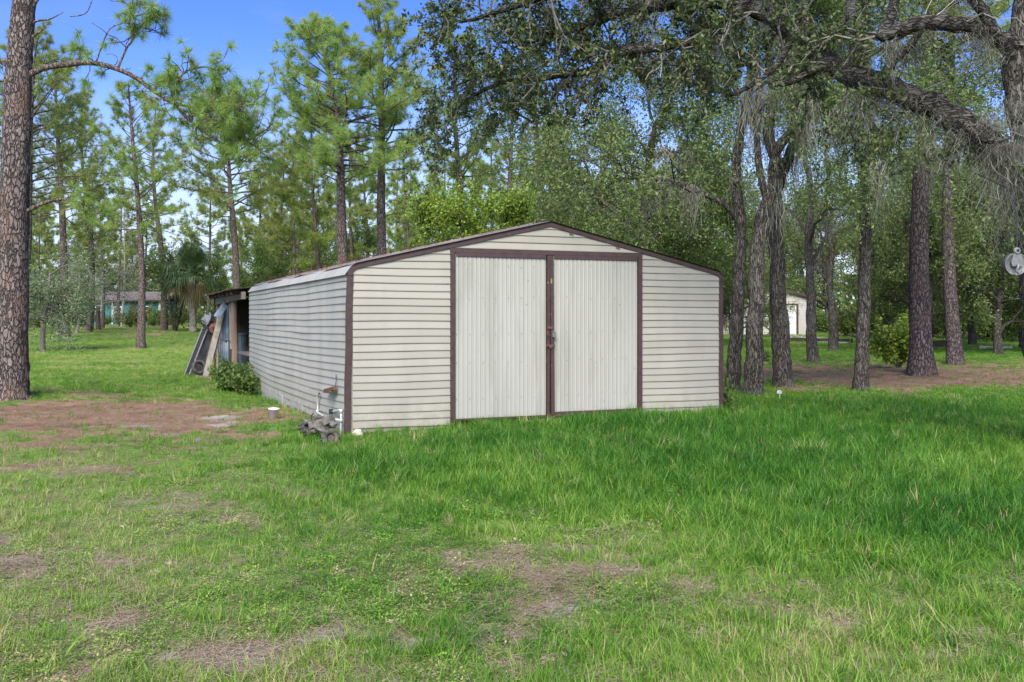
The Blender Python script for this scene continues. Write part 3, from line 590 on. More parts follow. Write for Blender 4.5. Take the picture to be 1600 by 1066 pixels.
# the large pine at the left edge with its long curving branch
def big_pine():
    rng = np.random.default_rng(5); D = at(18, 622)[1]; base = at(18, 622); root = thing('pine_tree', 'large rough-barked pine trunk at the left edge with a long arching branch', 'tree', base)
    tb = MB()
    pts = smooth_path([base + [0, 0, -.15], P(19, 560, D), P(20, 440, D), P(22, 330, D), P(26, 200, D), P(30, 100, D), P(36, 20, D), P(40, -90, D), P(38, -260, D)], 7)
    n = len(pts); z = np.linspace(0, 1, n); rad = np.interp(z, [0, .12, .5, .75, 1], [.32, .275, .235, .20, .15]); rad[:3] *= [1.25, 1.12, 1.04]
    tube(tb, pts, rad, 32, rough=.035, rng=rng, flare=.10)
    tb.build('trunk', M['pine_bark'], root, True, base)
    C = []; A = []; lb = MB()
    def br(pix, r0, r1, tufts=True, dd=0, k=5, name=None):
        p = smooth_path([P(a[0], a[1], D + (a[2] if len(a) > 2 else dd)) for a in pix], k); tube(lb, p, np.linspace(r0, r1, len(p)), 7, rough=.05, rng=rng); return p
    def twigs(p, cnt, l, f0=.1, tuft=1.0, rr=.011, upb=.35):
        for i in range(cnt):
            j = int(len(p) * (f0 + (1 - f0) * rng.random())); j = min(j, len(p) - 2); q = p[j]; d0 = unit(p[j + 1] - p[j]); d_ = rotdir(d0, R(rng.uniform(35, 100)), rng); ll = l * rng.uniform(.4, 1.2); cur = [q]
            for s in range(6):
                d_ = unit(d_ + rng.normal(0, .35, 3) + np.array([0, 0, upb * .3])); cur.append(cur[-1] + d_ * ll / 6)
            tube(lb, cur, np.linspace(rr, .005, 7), 4)
            if rng.random() < tuft:
                C.append(cur[-1]); A.append(unit(cur[-1] - cur[-2]))
                if rng.random() < .6: C.append(cur[-2] + rng.normal(0, .04, 3)); A.append(unit(rng.normal(0, 1, 3) + [0, 0, .5]))
                for s in range(2):
                    e_ = cur[3] + rotdir(d_, R(60), rng) * ll * .3; tube(lb, [cur[3], e_], [.007, .005], 3, cap=False); C.append(e_); A.append(unit(e_ - cur[3]))
    m = br([(40, 120), (70, 106), (105, 101), (140, 98), (175, 105), (210, 120), (240, 142), (270, 160), (300, 169), (335, 188, .2), (375, 215, .4), (410, 235, .5)], .062, .016, k=4)
    twigs(m, 16, .55, .18, .45); twigs(m, 30, .9, .52, .9); 
    m2 = br([(270, 160), (290, 182), (318, 205), (350, 228), (375, 262)], .035, .012); twigs(m2, 28, 1.0, .25, .95)
    m3 = br([(240, 142), (258, 125), (275, 132), (290, 112), (325, 105), (345, 118)], .03, .009); twigs(m3, 18, .6, .4, .9)
    m4 = br([(185, 105), (198, 75), (206, 62), (203, 30), (205, -25)], .022, .014); twigs(m4, 16, .75, .15, .4)
    m5 = br([(150, 98), (160, 70), (172, 45), (195, 36), (222, 37), (240, 20)], .016, .008); twigs(m5, 8, .5, .4, .6)
    m6 = br([(200, 36), (215, 25), (235, 22), (258, 35)], .014, .007); twigs(m6, 6, .35, .4, .9)
    m7 = br([(300, 169), (330, 160), (362, 165), (400, 160)], .02, .008); twigs(m7, 24, .8, .3, .95)
    m8 = br([(40, 332), (62, 320), (92, 312), (118, 314), (150, 330)], .045, .01); twigs(m8, 10, .5, .6, .6)
    br([(44, 40), (58, 33), (78, 30), (99, 19)], .03, .006); br([(42, 62), (55, 55), (68, 45)], .045, .01); br([(44, 20), (52, 8), (62, -6)], .05, .03)
    br([(24, 112), (5, 98), (-15, 90)], .05, .03); br([(25, 118), (8, 125), (-12, 130)], .03, .02)
    for pth in [[(110, 100), (124, 88), (128, 78)], [(120, 99), (125, 80), (118, 72)]]:
        q = br(pth, .015, .008); C.append(q[-1]); A.append(unit(q[-1] - q[-2]))
        for _ in range(5): C.append(q[-1] + rng.normal(0, .10, 3)); A.append(unit(rng.normal(0, 1, 3) + [0, 0, .7]))
    q = br([(110, 26), (135, 20), (146, -8)], .012, .008)
    lb.build('branch', M['pine_bark_far'], root, True, base, label='long arching branch with curling twigs')
    cb = MB(); add_needles(cb, np.array(C), np.array(A), rng, 60, .23, .007); cb.build('needle_tufts', M['needles_near'], root, False, base, kind='stuff')
big_pine()

# ------------------------------------------------------------------ oaks (mid distance): explicit trunks
def oak(label, base, paths, seed, maxl=3, kids=4, L=2.2, leaves=22, lsize=(.075, .036), spread=.16, moss=30, mossL=(.4, 1.3), group=None, up=.05, extra=None, leafmat='oak_leaf', name='oak_tree', minz=None, clump=None):
    rng = np.random.default_rng(seed); root = thing(name, label, 'tree', base, 0, group); tb = MB(); out = []; nodes = []
    for k, (pts, r0, r1, tips) in enumerate(paths):
        p = smooth_path(pts, 5); n = len(p); rad = np.linspace(r0, r1, n)
        if k == 0: p[0, 2] -= .1; rad = r1 + (r0 - r1) * (1 - np.linspace(0, 1, n)) ** 1.2
        p[1:-1] += rng.normal(0, .012, (n - 2, 3))
        tube(tb, p, rad, 14 if k == 0 else 9, rough=.045, rng=rng, flare=.28 if k == 0 else 0)
        nodes.extend(p[n // 2:])
        for f, num in tips:
            for _ in range(num):
                i = min(n - 2, int(f * n + rng.integers(-2, 3))); i = max(1, i); d = rotdir(unit(p[i + 1] - p[i]), R(rng.uniform(20, 75)), rng)
                grow(tb, p[i], d, rad[i] * .5, L * rng.uniform(.7, 1.2), 1, rng, out, maxl, kids, up, .24, 8, .006, .1, nodes)
    tb.build('trunk', M['oak_bark'], root, True, base)
    out = np.array(out)
    if clump:
        ci = np.floor(out / .75).astype(int); hv = ((ci[:, 0] * 73856093) ^ (ci[:, 1] * 19349663) ^ (ci[:, 2] * 83492791)) & 1023; out = out[hv < 1023 * clump]
    C = jit(out, leaves, spread, rng)
    if minz: C = C[C[:, 2] > minz]
    cb = MB(); add_leaves(cb, C, rng, *lsize); cb.build('crown', M[leafmat], root, False, base, kind='stuff')
    if moss:
        nd = np.array(nodes); nd = nd[rng.integers(0, len(nd), moss)]; mb = MB(); add_moss(mb, nd, rng.uniform(*mossL, moss), rng, 30, .014, .10, 7); mb.build('spanish_moss', M['moss'], root, False, base, kind='stuff')
    return root
def Q_(px_py, d): return [P(a, b_, d + (0 if not r else r[0])) for a, b_, *r in px_py]
D = at(1145, 609)[1]
oak('leftmost oak trunk beside the right wall of the shed', at(1145, 609), [(Q_([(1145, 612), (1148, 560), (1152, 500), (1155, 430), (1158, 350), (1150, 290), (1155, 220), (1170, 150), (1180, 60), (1190, -40)], D), .155, .07, [(.75, 3), (.9, 3), (1, 3)]),
    (Q_([(1158, 350), (1130, 320), (1095, 300), (1060, 285, -.4), (1020, 280, -.6)], D), .06, .03, [(.5, 3), (1, 4)])], 31, leaves=30, spread=.10, moss=50, L=2.0, mossL=(.3, 1.0))
D = at(1175, 618)[1]
oak('crooked oak trunk leaning right into a fork, second from the shed', at(1175, 618), [(Q_([(1175, 620), (1178, 560), (1180, 490), (1183, 400), (1192, 340), (1208, 290), (1212, 240), (1240, 200), (1255, 170), (1290, 150), (1330, 130)], D), .19, .06, [(.75, 2), (.9, 3), (1, 3)]),
    (Q_([(1212, 250), (1200, 200), (1208, 150), (1200, 90), (1205, 20), (1190, -60)], D), .11, .06, [(.6, 3), (.9, 3)]),
    (Q_([(1200, 320), (1185, 250), (1182, 180), (1185, 120), (1175, 40)], D), .08, .04, [(.6, 3), (1, 3)])], 32, leaves=30, spread=.10, moss=80, L=2.0, mossL=(.4, 1.5))
D = at(1224, 606)[1]
oak('stout oak trunk with a flared foot, third from the shed', at(1224, 606), [(Q_([(1224, 608), (1222, 580), (1220, 540), (1217, 480), (1214, 410), (1212, 350), (1215, 290), (1235, 240), (1250, 200), (1245, 130), (1260, 60), (1270, -40)], D), .225, .08, [(.7, 2), (.85, 3), (1, 3)])], 33, leaves=30, spread=.10, moss=36, L=2.3)
D = at(1271, 567)[1]
oak('slim dark oak trunk in front of the beige garage corner', at(1271, 567), [(Q_([(1271, 569), (1268, 530), (1267, 480), (1266, 430), (1262, 370), (1268, 300), (1255, 230), (1260, 150)], D), .20, .07, [(.55, 3), (.7, 3), (.85, 3), (1, 3)])], 34, leaves=24, moss=20, L=2.6, minz=3.0)
D = at(1303, 549)[1]
oak('small oak trunk by the end of the concrete drive', at(1303, 549), [(Q_([(1303, 551), (1302, 520), (1300, 480), (1296, 440), (1300, 390), (1290, 340), (1296, 260)], D), .22, .07, [(.5, 3), (.7, 3), (1, 4)])], 35, leaves=24, moss=14, L=2.6, minz=3.0)
D = at(1345, 611)[1]
oak('slender upright oak trunk standing alone left of the bright bush', at(1345, 611), [(Q_([(1345, 612), (1347, 560), (1349, 500), (1352, 440), (1353, 380), (1352, 310), (1354, 250), (1360, 200), (1350, 140), (1352, 60), (1345, -30)], D), .155, .06, [(.75, 2), (.9, 3), (1, 3)]),
    (Q_([(1355, 260), (1375, 230), (1405, 210), (1440, 195), (1470, 170)], D), .06, .02, [(.6, 3), (1, 3)]),
    (Q_([(1356, 285), (1390, 275), (1420, 262), (1460, 250, .5), (1500, 225, .8)], D), .035, .015, [(.6, 2), (1, 2)])], 36, leaves=26, spread=.10, moss=50, L=1.9, mossL=(.3, 1.1))
# oaks beyond the shed roof
b = ground_at(845, 44); D = 44
oak('forked dark oak rising beyond the right slope of the shed roof', b, [(Q_([(845, 516), (843, 400), (845, 300), (842, 250), (835, 180), (825, 120), (830, 60)], D), .24, .07, [(.6, 3), (.8, 3), (1, 3)]), (Q_([(843, 270), (862, 230), (880, 190), (905, 160), (915, 120)], D), .14, .06, [(.5, 3), (1, 3)])], 37, L=3.0, leaves=14, lsize=(.14, .08), spread=.3, moss=16, leafmat='leaf_mid')
b = ground_at(1000, 40); D = 40
oak('dense dark oak with low spreading limbs beyond the right end of the roof', b, [(Q_([(1000, 516), (1002, 420), (1005, 340), (1015, 250), (1025, 190)], D), .26, .1, [(.35, 4), (.55, 4), (.75, 4), (1, 4)]), (Q_([(1004, 370), (960, 330), (925, 300), (900, 270)], D), .12, .05, [(.5, 4), (1, 4)]), (Q_([(1006, 340), (1050, 310), (1090, 290), (1125, 270)], D), .12, .05, [(.4, 4), (1, 4)])], 38, L=3.2, leaves=20, lsize=(.12, .065), spread=.28, moss=40)
# bright tree directly behind the ridge
b = ground_at(735, 30); D = 30
oak('bright lime green leafy tree top behind the left slope of the shed roof', b, [(Q_([(735, 550), (733, 470), (728, 400), (720, 350)], D), .12, .05, [(.55, 4), (.75, 4), (1, 5)]), (Q_([(732, 460), (760, 400), (785, 350)], D), .07, .03, [(.6, 4), (1, 4)]), (Q_([(732, 470), (700, 410), (675, 360)], D), .07, .03, [(.6, 4), (1, 4)])], 39, L=.95, leaves=12, lsize=(.085, .05), spread=.15, moss=0, leafmat='leaf_bright', name='leafy_tree', up=.25)

# ------------------------------------------------------------------ the near oak: trunk off frame, limbs overhead
def near_oak():
    rng = np.random.default_rng(77); D = 11.2; base = ground_at(1712, D); root = thing('oak_tree', 'huge moss-hung live oak at the right edge, its ridged limb arching overhead', 'tree', base)
    tb = MB(); limbs = []
    def limb(mb, pix, rpx, sides=14, k=6):
        a = np.array([[q[0], q[1], q[2]] for q in pix], float); sp = smooth_path(a, k); r = np.interp(np.linspace(0, 1, len(sp)), np.linspace(0, 1, len(rpx)), rpx)
        p = np.array([P(*q) for q in sp]); rad = r * sp[:, 2] / F; p[1:-1] += rng.normal(0, 1, (len(p) - 2, 3)) * rad[1:-1, None] * .10
        tube(mb, p, rad, sides, rough=.05, rng=rng); limbs.append((p, rad)); return p
    t = limb(tb, [(1712, 725, D), (1690, 650, D), (1656, 580, D), (1634, 430, D), (1624, 310, D), (1618, 235, D), (1600, 170, D), (1588, 110, D), (1596, 40, D), (1604, -60, D), (1600, -200, D)], [60, 44, 38, 36, 34, 30, 24, 20, 16, 14, 12], 18)
    tb.build('trunk', M['oak_bark'], root, True, base)
    lb = MB()
    main = limb(lb, [(1625, 300, D), (1560, 240, 11.1), (1500, 190, 11.1), (1420, 152, 11.3), (1340, 120, 11.5), (1290, 92, 11.7), (1240, 52, 12), (1190, 18, 12.2), (1130, 2, 12.5), (1050, 6, 13), (960, 22, 13.2), (900, 45, 13.4), (840, 62, 13.6), (780, 66, 13.8)], [25, 22, 20, 18.5, 17.5, 17, 16, 15, 12, 10, 8, 6, 4, 2.5], 18)
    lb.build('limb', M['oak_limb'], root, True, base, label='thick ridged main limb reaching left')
    l2 = MB()
    limb(l2, [(1602, 75, D), (1550, 58, 11), (1500, 40, 10.9), (1445, 34, 10.8), (1400, 48, 10.8), (1378, 55, 10.8), (1392, 25, 10.8), (1400, -15, 10.8)], [14, 13, 12.5, 12, 10, 9, 8, 7])
    l2.build('limb', M['oak_limb'], root, True, base, label='upper limb curling up near the top edge')
    l3 = MB(); limb(l3, [(1165, 5, 12.3), (1138, 35, 12.3), (1128, 58, 12.2), (1080, 66, 12.4), (1030, 74, 12.6), (960, 84, 12.8), (935, 108, 13), (880, 116, 13.2), (840, 124, 13.4), (790, 128, 13.6), (740, 150, 13.8), (700, 182, 14)], [9, 9, 9, 8.5, 8, 8, 7, 5.5, 4.5, 4, 3, 1.6], 10); l3.build('side_limb', M['oak_limb'], root, True, base)
    l3 = MB(); limb(l3, [(1372, 128, 11.4), (1395, 98, 11.3), (1422, 70, 11.2), (1440, 45, 11.1)], [9, 7, 6, 5], 9); l3.build('side_limb', M['oak_limb'], root, True, base)
    l3 = MB(); limb(l3, [(1240, 55, 12), (1215, 100, 12), (1180, 130, 12.1), (1140, 150, 12.2)], [6, 5, 4, 3], 7); l3.build('side_limb', M['oak_limb'], root, True, base)
    l3 = MB(); limb(l3, [(1590, 100, D), (1560, 60, 10.9), (1530, 10, 10.8), (1500, -30, 10.7)], [10, 9, 9, 8], 9); l3.build('side_limb', M['oak_limb'], root, True, base)
    l3 = MB(); limb(l3, [(1300, 95, 11.7), (1270, 110, 11.6), (1230, 130, 11.6), (1195, 128, 11.7)], [7, 6, 5, 3], 8); l3.build('side_limb', M['oak_limb'], root, True, base)
    l3 = MB(); limb(l3, [(1090, 4, 12.8), (1000, -30, 12.6), (900, -20, 12.6), (820, 5, 12.8), (740, 30, 13), (690, 35, 13.2)], [9, 8, 7, 5, 3, 2], 8); l3.build('side_limb', M['oak_limb'], root, True, base)
    l3 = MB(); limb(l3, [(860, 60, 13.5), (800, 95, 13.6), (745, 120, 13.8), (700, 140, 14)], [4, 3, 2, 1.5], 6); l3.build('side_limb', M['oak_limb'], root, True, base)
    l3 = MB(); limb(l3, [(1330, 115, 11.5), (1340, 60, 11.6), (1330, 10, 11.8), (1350, -40, 12)], [11, 9, 8, 7], 9); l3.build('side_limb', M['oak_limb'], root, True, base)
    l3 = MB(); limb(l3, [(1260, 65, 11.9), (1255, 20, 12.1), (1240, -40, 12.3)], [9, 8, 7], 8); l3.build('side_limb', M['oak_limb'], root, True, base)
    l3 = MB(); limb(l3, [(1500, 190, 11), (1540, 220, 10.8), (1580, 215, 10.7)], [7, 5, 3], 7); l3.build('side_limb', M['oak_limb'], root, True, base)
    tw = MB(); out = []; pale = MB(); nodes = []
    weights = [0, 1.2, .5, 1.6, .4, .8, .4, .5, 2.2, 1.4, .6, .6, .3]
    for (p, rad), wgt in zip(limbs, weights):
        Ls = np.linalg.norm(np.diff(p, axis=0), axis=1).sum(); cnt = int(Ls * 5.2 * wgt)
        for _ in range(cnt):
            i = rng.integers(1, len(p) - 1); pxx = 800 + F * p[i][0] / p[i][1]
            if pxx > 1200 and rng.random() < .52: continue
            d = unit(rng.normal(0, 1, 3) + [-.35, 0, -.12]); grow(tw, p[i], d, min(.02, rad[i] * .4), rng.uniform(.4, 1.0), 1, rng, out, 2, 4, 0, .3, 5, .0035, .35)
        nodes.extend(p - np.array([0, 0, 1.]) * rad[:, None] * .85)
    for _ in range(30): # pale dead twigs
        p, rad = limbs[[1, 1, 2, 4, 3][rng.integers(0, 5)]]; i = rng.integers(1, len(p) - 1); o = []; grow(pale, p[i], unit(rng.normal(0, 1, 3) + [0, -.5, .1]), .011, rng.uniform(.5, 1.1), 1, rng, o, 2, 3, 0, .3, 5, .003, .2)
    tw.build('twigs', M['twig'], root, False, base, kind='stuff'); pale.build('dead_twigs', M['pale_twig'], root, False, base, kind='stuff', label='pale lichen-grey dead twigs')
    nd_ = np.repeat(np.array(out), 3, 0); sp_ = rand_unit(rng, len(nd_)) * [1, 1, .8]; tt = np.tile(np.linspace(.012, .095, 6), len(nd_)); C = np.repeat(nd_, 6, 0) + np.repeat(sp_, 6, 0) * tt[:, None] + rng.normal(0, .010, (len(nd_) * 6, 3)); print('near leaves', len(C))
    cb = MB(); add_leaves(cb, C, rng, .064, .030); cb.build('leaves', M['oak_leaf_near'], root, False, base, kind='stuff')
    mb = MB(); nd = np.array(nodes); pxx = 800 + F * nd[:, 0] / nd[:, 1]; pyy = HZ - F * (nd[:, 2] - EYE) / nd[:, 1]; nd = nd[(pyy < 320) & (pxx < 1640)]
    pick = nd[rng.integers(0, len(nd), 100)]; add_moss(mb, pick - [0, 0, .05], rng.uniform(.12, .5, 100), rng, 26, .006, .06, 7)
    for (a, b_, dd, LL) in [(1545, 215, 11, 1.6), (1525, 200, 11, 1.3), (1560, 235, 10.9, 1.9), (1585, 180, 10.9, 2.2), (1596, 220, 11, 2.4), (1505, 190, 11, .9), (1470, 175, 11.1, 1.0), (1430, 150, 11.2, .9), (1440, 160, 11.2, 1.0), (1575, 250, 11, 1.5), (1365, 140, 11.4, 1.3), (1355, 140, 11.4, 1.2), (1550, 170, 10.9, 1.0), (1530, 60, 10.9, .9), (1515, 50, 10.9, .8), (1130, 60, 12.2, .9), (1000, 20, 13, .9), (985, 20, 13, .8), (1118, 110, 12.2, .8), (950, 90, 12.9, .7), (905, 120, 13.1, .8), (715, 90, 13.6, .6), (1250, 80, 11.9, .7), (1398, 140, 11.3, .8), (1592, 260, 10.9, 2.4), (1560, 280, 11, 1.5)]:
        add_moss(mb, P(a, b_, dd)[None] + rng.normal(0, .07, (3, 3)), np.array([LL, LL * .8, LL * .6]) * .6, rng, 26, .006, .07, 12)
    mb.build('spanish_moss', M['moss'], root, False, base, kind='stuff')
near_oak()

# ------------------------------------------------------------------ woodland prototypes and copies
rb = random.Random(4)
ZER = np.zeros(3)
pine_p = [pine(ZER, [.3 * (i - 1), .2, 13], .16, (.36, .42, .28, .38)[i], (2.9, 2.5, 3.2, 2.4)[i], (52, 46, 56, 44)[i], 50 + i, '', k=24, L=.36, w=.028, sides=7, dens=1.25) for i in range(4)]
def oak_proto(seed, h, sp, low, leaves=30, ls=(.15, .09), mat='oak_leaf', moss=14, nm='oak_tree'):
    rng = np.random.default_rng(seed); pts = [np.array([0, 0, 0.]), np.array([.1, 0, h * .2]), np.array([-.15, .1, h * .4]), np.array([.1, 0, h * .62]), np.array([0, 0, h * .8])]
    return oak('', ZER, [(pts, .22, .07, [(low, 4), (low + .2, 4), (.75, 4), (1, 4)])], seed, L=sp, leaves=leaves, lsize=ls, spread=.21, moss=moss, leafmat=mat, name=nm, minz=.6, clump=.66, mossL=(.3, .9))
oak_p = [oak_proto(61, 10, 2.9, .35), oak_proto(62, 9, 3.2, .25), oak_proto(63, 11, 2.6, .3, mat='oak_leaf'), oak_proto(64, 8.5, 2.6, .3, mat='leaf_mid', moss=0, nm='broadleaf_tree')]
def shrub(label, base, r, h, seed, mat='leaf_mid', n=2600, ls=(.09, .045), group=None, name='shrub', stems=9):
    rng = np.random.default_rng(seed); root = thing(name, label, 'shrub', base, 0, group); tb = MB(); out = []
    for i in range(stems):
        a = rng.uniform(0, 6.28); d = np.array([math.cos(a) * r / h * .8, math.sin(a) * r / h * .8, 1.]); grow(tb, np.asarray(base) + [0, 0, -.03], d, .012 + .006 * h, h * rng.uniform(.55, .8), 1, rng, out, 2, 5, .1, .16, 5, .004, .1)
    tb.build('stem', M['twig'], root, False, base)
    out = np.array(out); q = out[rng.integers(0, len(out), n)] + rng.normal(0, .08 * max(r, .5), (n, 3)); q[:, 2] = np.maximum(q[:, 2], base[2] + .04)
    cb = MB(); add_leaves(cb, q, rng, *ls); cb.build('foliage', M[mat], root, False, base, kind='stuff'); return root
bush_p = [shrub('', ZER, 1.5, 1.9, 71, 'oak_leaf', 3800, (.15, .09)), shrub('', ZER, 1.3, 1.5, 72, 'leaf_mid', 3400, (.14, .08)), shrub('', ZER, 1.7, 2.6, 73, 'oak_leaf', 4200, (.16, .09))]
first = {}
def place(proto, px, d, s, label, group, tilt=(0, 0)):
    loc = ground_at(px, d); rz = rb.uniform(0, 6.28)
    if id(proto) not in first: first[id(proto)] = 1
    return copy_tree(proto, loc, rz, s, label, group, tilt)
# left and centre woods: thin pines
for px_, d_, s_ in [(60, 75, .8), (128, 90, .9), (160, 72, .8), (185, 95, 1.0), (325, 82, .95), (400, 72, .95), (-20, 60, 1.0), (225, 110, 1.1), (75, 105, 1.1), (140, 60, .72)]:
    place(pine_p[rb.randrange(4)], px_, d_, s_ * rb.uniform(.92, 1.1), 'slender far pine in the open woods around the teal house', 'far pines behind the teal house')
for px_, d_, s_ in [(430, 62, .95), (462, 58, .95), (497, 50, .85), (575, 75, 1.1), (640, 60, .95), (690, 70, 1.05), (770, 64, .95), (815, 75, 1.1), (870, 60, 1.0), (895, 82, 1.2), (940, 70, 1.1), (450, 100, 1.15), (620, 105, 1.3), (860, 105, 1.4), (1010, 75, 1.1), (1075, 85, 1.2)]:
    place(pine_p[rb.randrange(4)], px_, d_, s_ * rb.uniform(.92, 1.1), 'slender far pine in the woods seen over the shed roof', 'far pines behind the shed')
for px_, d_, s_ in [(25, 85, .55), (90, 80, .5), (150, 118, .6), (345, 75, .5), (395, 55, .42), (420, 80, .65), (470, 85, .7), (520, 90, .75), (570, 62, .55), (640, 90, .7), (300, 100, .62), (245, 122, .6), (195, 125, .62), (50, 110, .62), (-40, 100, .9)]:
    place(oak_p[3], px_, d_, s_ * 1.25, 'leafy undergrowth tree low among the far pines on the left', 'undergrowth trees on the left')
for i in range(12):
    px_ = -40 + 84 * i + rb.uniform(-12, 12); d_ = rb.uniform(88, 118) if px_ < 300 else rb.uniform(58, 115); s_ = rb.uniform(.75, 1.15) * (.95 if px_ < 330 else 1.1)
    place(pine_p[rb.randrange(4)], px_, d_, s_, 'pale green far pine packed in the rear rows of the wood', 'rear rows of pines')
for i in range(6):
    px_ = 410 + 90 * i + rb.uniform(-10, 10); place(oak_p[3], px_, rb.uniform(58, 100), rb.uniform(.7, 1.15), 'mid green leafy tree filling the wood behind the shed roof', 'leafy trees behind the shed')
for px_, d_, s_ in [(660, 75, .8), (740, 90, .9), (800, 70, .8), (870, 90, 1.0), (920, 60, .9), (970, 75, 1.05), (1030, 55, .95), (1080, 48, .95), (1110, 70, 1.1), (940, 95, 1.2), (1060, 95, 1.3), (840, 56, .75)]:
    place(oak_p[rb.choice((0, 2, 3, 3))], px_, d_, s_, 'far leafy oak in the wood seen over the right half of the shed roof', 'far oaks behind the shed')
for px_, d_, s_ in [(1150, 52, .5), (1203, 62, .5), (1160, 95, .95), (1110, 78, 1.1), (1215, 88, 1.0), (1290, 80, .95), (1355, 62, .8), (1400, 48, .75), (1400, 55, .9), (1420, 72, 1.0), (1450, 42, .8), (1480, 60, .95), (1520, 48, .85), (1545, 66, 1.0), (1560, 38, .8), (1600, 45, .85), (1620, 58, 1.0), (1660, 40, .85), (1380, 85, 1.1), (1500, 85, 1.2), (1700, 60, 1.1), (1450, 38, .66), (1250, 100, 1.3), (1180, 105, 1.3), (1600, 80, 1.2), (1460, 100, 1.4)]:
    place(oak_p[rb.choice((0, 1, 1, 2))], px_, d_, s_, 'dark leafy oak in the dense wood behind the right-hand trunks', 'oaks of the wood on the right')
for i, (px_, d_, s_) in enumerate([(1330, 64, 1.2), (1360, 60, 1.3), (1390, 58, 1.2), (1430, 55, 1.3), (1460, 60, 1.2), (1500, 54, 1.3), (1530, 58, 1.4), (1560, 54, 1.3), (1590, 56, 1.4), (1620, 52, 1.4), (1345, 75, 1.5), (1410, 74, 1.6), (1480, 74, 1.6), (1545, 72, 1.6), (1610, 70, 1.6), (1285, 78, 1.3), (1315, 82, 1.5), (1660, 54, 1.5)]):
    place(bush_p[(0, 2, 0, 1)[i % 4]], px_, d_, s_ * .82, 'dark shrub in the hedge at the back of the right-hand lawn', 'hedge shrubs on the right')
for i, (px_, d_, s_) in enumerate([(50, 90, 1.0), (80, 84, .9), (160, 92, .8), (215, 96, .9), (330, 66, .9), (350, 70, 1.1), (322, 80, 1.0), (375, 62, 1.1), (395, 70, 1.3), (420, 66, 1.4), (270, 100, 1.0), (285, 84, .8), (300, 96, 1.1), (60, 74, .7), (125, 82, .7), (20, 80, 1.2), (-30, 80, 1.4), (450, 75, 1.4), (345, 100, 1.5), (480, 90, 1.6), (240, 84, .55), (140, 96, .8), (128, 92, 1.1), (232, 90, .9), (168, 97, .7), (248, 88, 1.0), (112, 90, 1.2)]):
    place(bush_p[(1, 0, 1, 2)[i % 4]], px_, d_, s_ * .8, 'green shrub at the far edge of the left-hand lawn', 'shrubs at the far edge of the left lawn')
# pine protos are removed after copying (their meshes live on in the copies)
for o in pine_p + oak_p + bush_p:
    for ch in list(o.children): bpy.data.objects.remove(ch)
    bpy.data.objects.remove(o)

# distant tree belt closing the view all round the horizon
def belt():
    rng = np.random.default_rng(9); mb = MB(); n = 26000
    a = rng.uniform(-1.0, 1.0, n); r = rng.uniform(125, 175, n); hgt = (5.0 + 3.5 * fbm(a * 30 + 60, a * 0 + 3, 2, 3)); z = rng.random(n) ** .9 * hgt
    C = np.stack([np.sin(a) * r, np.cos(a) * r, z], -1)
    add_leaves(mb, C, rng, 1.1, .8); mb.build('distant_wood', M['oak_leaf'], kind='stuff')
belt()

# ------------------------------------------------------------------ individual plants
b = at(66, 549)
def grey_tree():
    rng = np.random.default_rng(101); base = at(66, 549); D = base[1]; root = thing('cedar_tree', 'short grey-green tree with wispy bare twigs, beside the large left pine', 'tree', base); tb = MB(); out = []
    p = smooth_path([base + [0, 0, -.1], P(67, 520, D), P(70, 490, D), P(76, 460, D), P(78, 425, D)], 5); tube(tb, p, np.linspace(.12, .04, len(p)), 10, rough=.05, rng=rng, flare=.1)
    for i in range(30):
        j = rng.integers(8, len(p) - 1); az = rng.uniform(0, 6.28); d = np.array([math.cos(az), math.sin(az), rng.uniform(-.1, .5)])
        grow(tb, p[j], d, .03, rng.uniform(.9, 1.9), 1, rng, out, 2, 4, .0, .2, 5, .008, .12)
    tb.build('trunk', M['twig'], root, False, base)
    cb = MB(); add_leaves(cb, jit(np.array(out), 40, .17, rng), rng, .11, .03); cb.build('crown', M['grey_foliage'], root, False, base, kind='stuff')
grey_tree()
def lichen_tree(px, py, d, label, seed, sp, n, group=None):
    rng = np.random.default_rng(seed); base = ground_at(px, d); root = thing('bare_tree', label, 'tree', base, 0, group); tb = MB(); out = []
    top = P(px + 4, py, d); p = smooth_path([base, base * .6 + top * .4 + [.15, 0, 0], top], 5); tube(tb, p, np.linspace(.11, .03, len(p)), 7)
    for i in range(n):
        j = rng.integers(4, len(p) - 1); az = rng.uniform(0, 6.28); grow(tb, p[j], np.array([math.cos(az), math.sin(az), rng.uniform(.0, .8)]), .03, sp * rng.uniform(.6, 1.1), 1, rng, out, 3, 4, .02, .22, 5, .010, .05)
    tb.build('trunk', M['pale_twig'], root, False, base); cb = MB(); add_leaves(cb, jit(np.array(out), 5, .25, rng), rng, .13, .055); cb.build('crown', M['grey_foliage'], root, False, base, kind='stuff')
lichen_tree(155, 380, 66, 'pale bare-twigged tree whose branches hang over the teal house roof', 111, 2.4, 14)
lichen_tree(120, 430, 58, 'low wispy grey tree between the dark pine and the teal house', 112, 1.7, 9)
lichen_tree(190, 320, 80, 'tall thin-leaved tree leaning behind the teal house', 113, 3.2, 12)
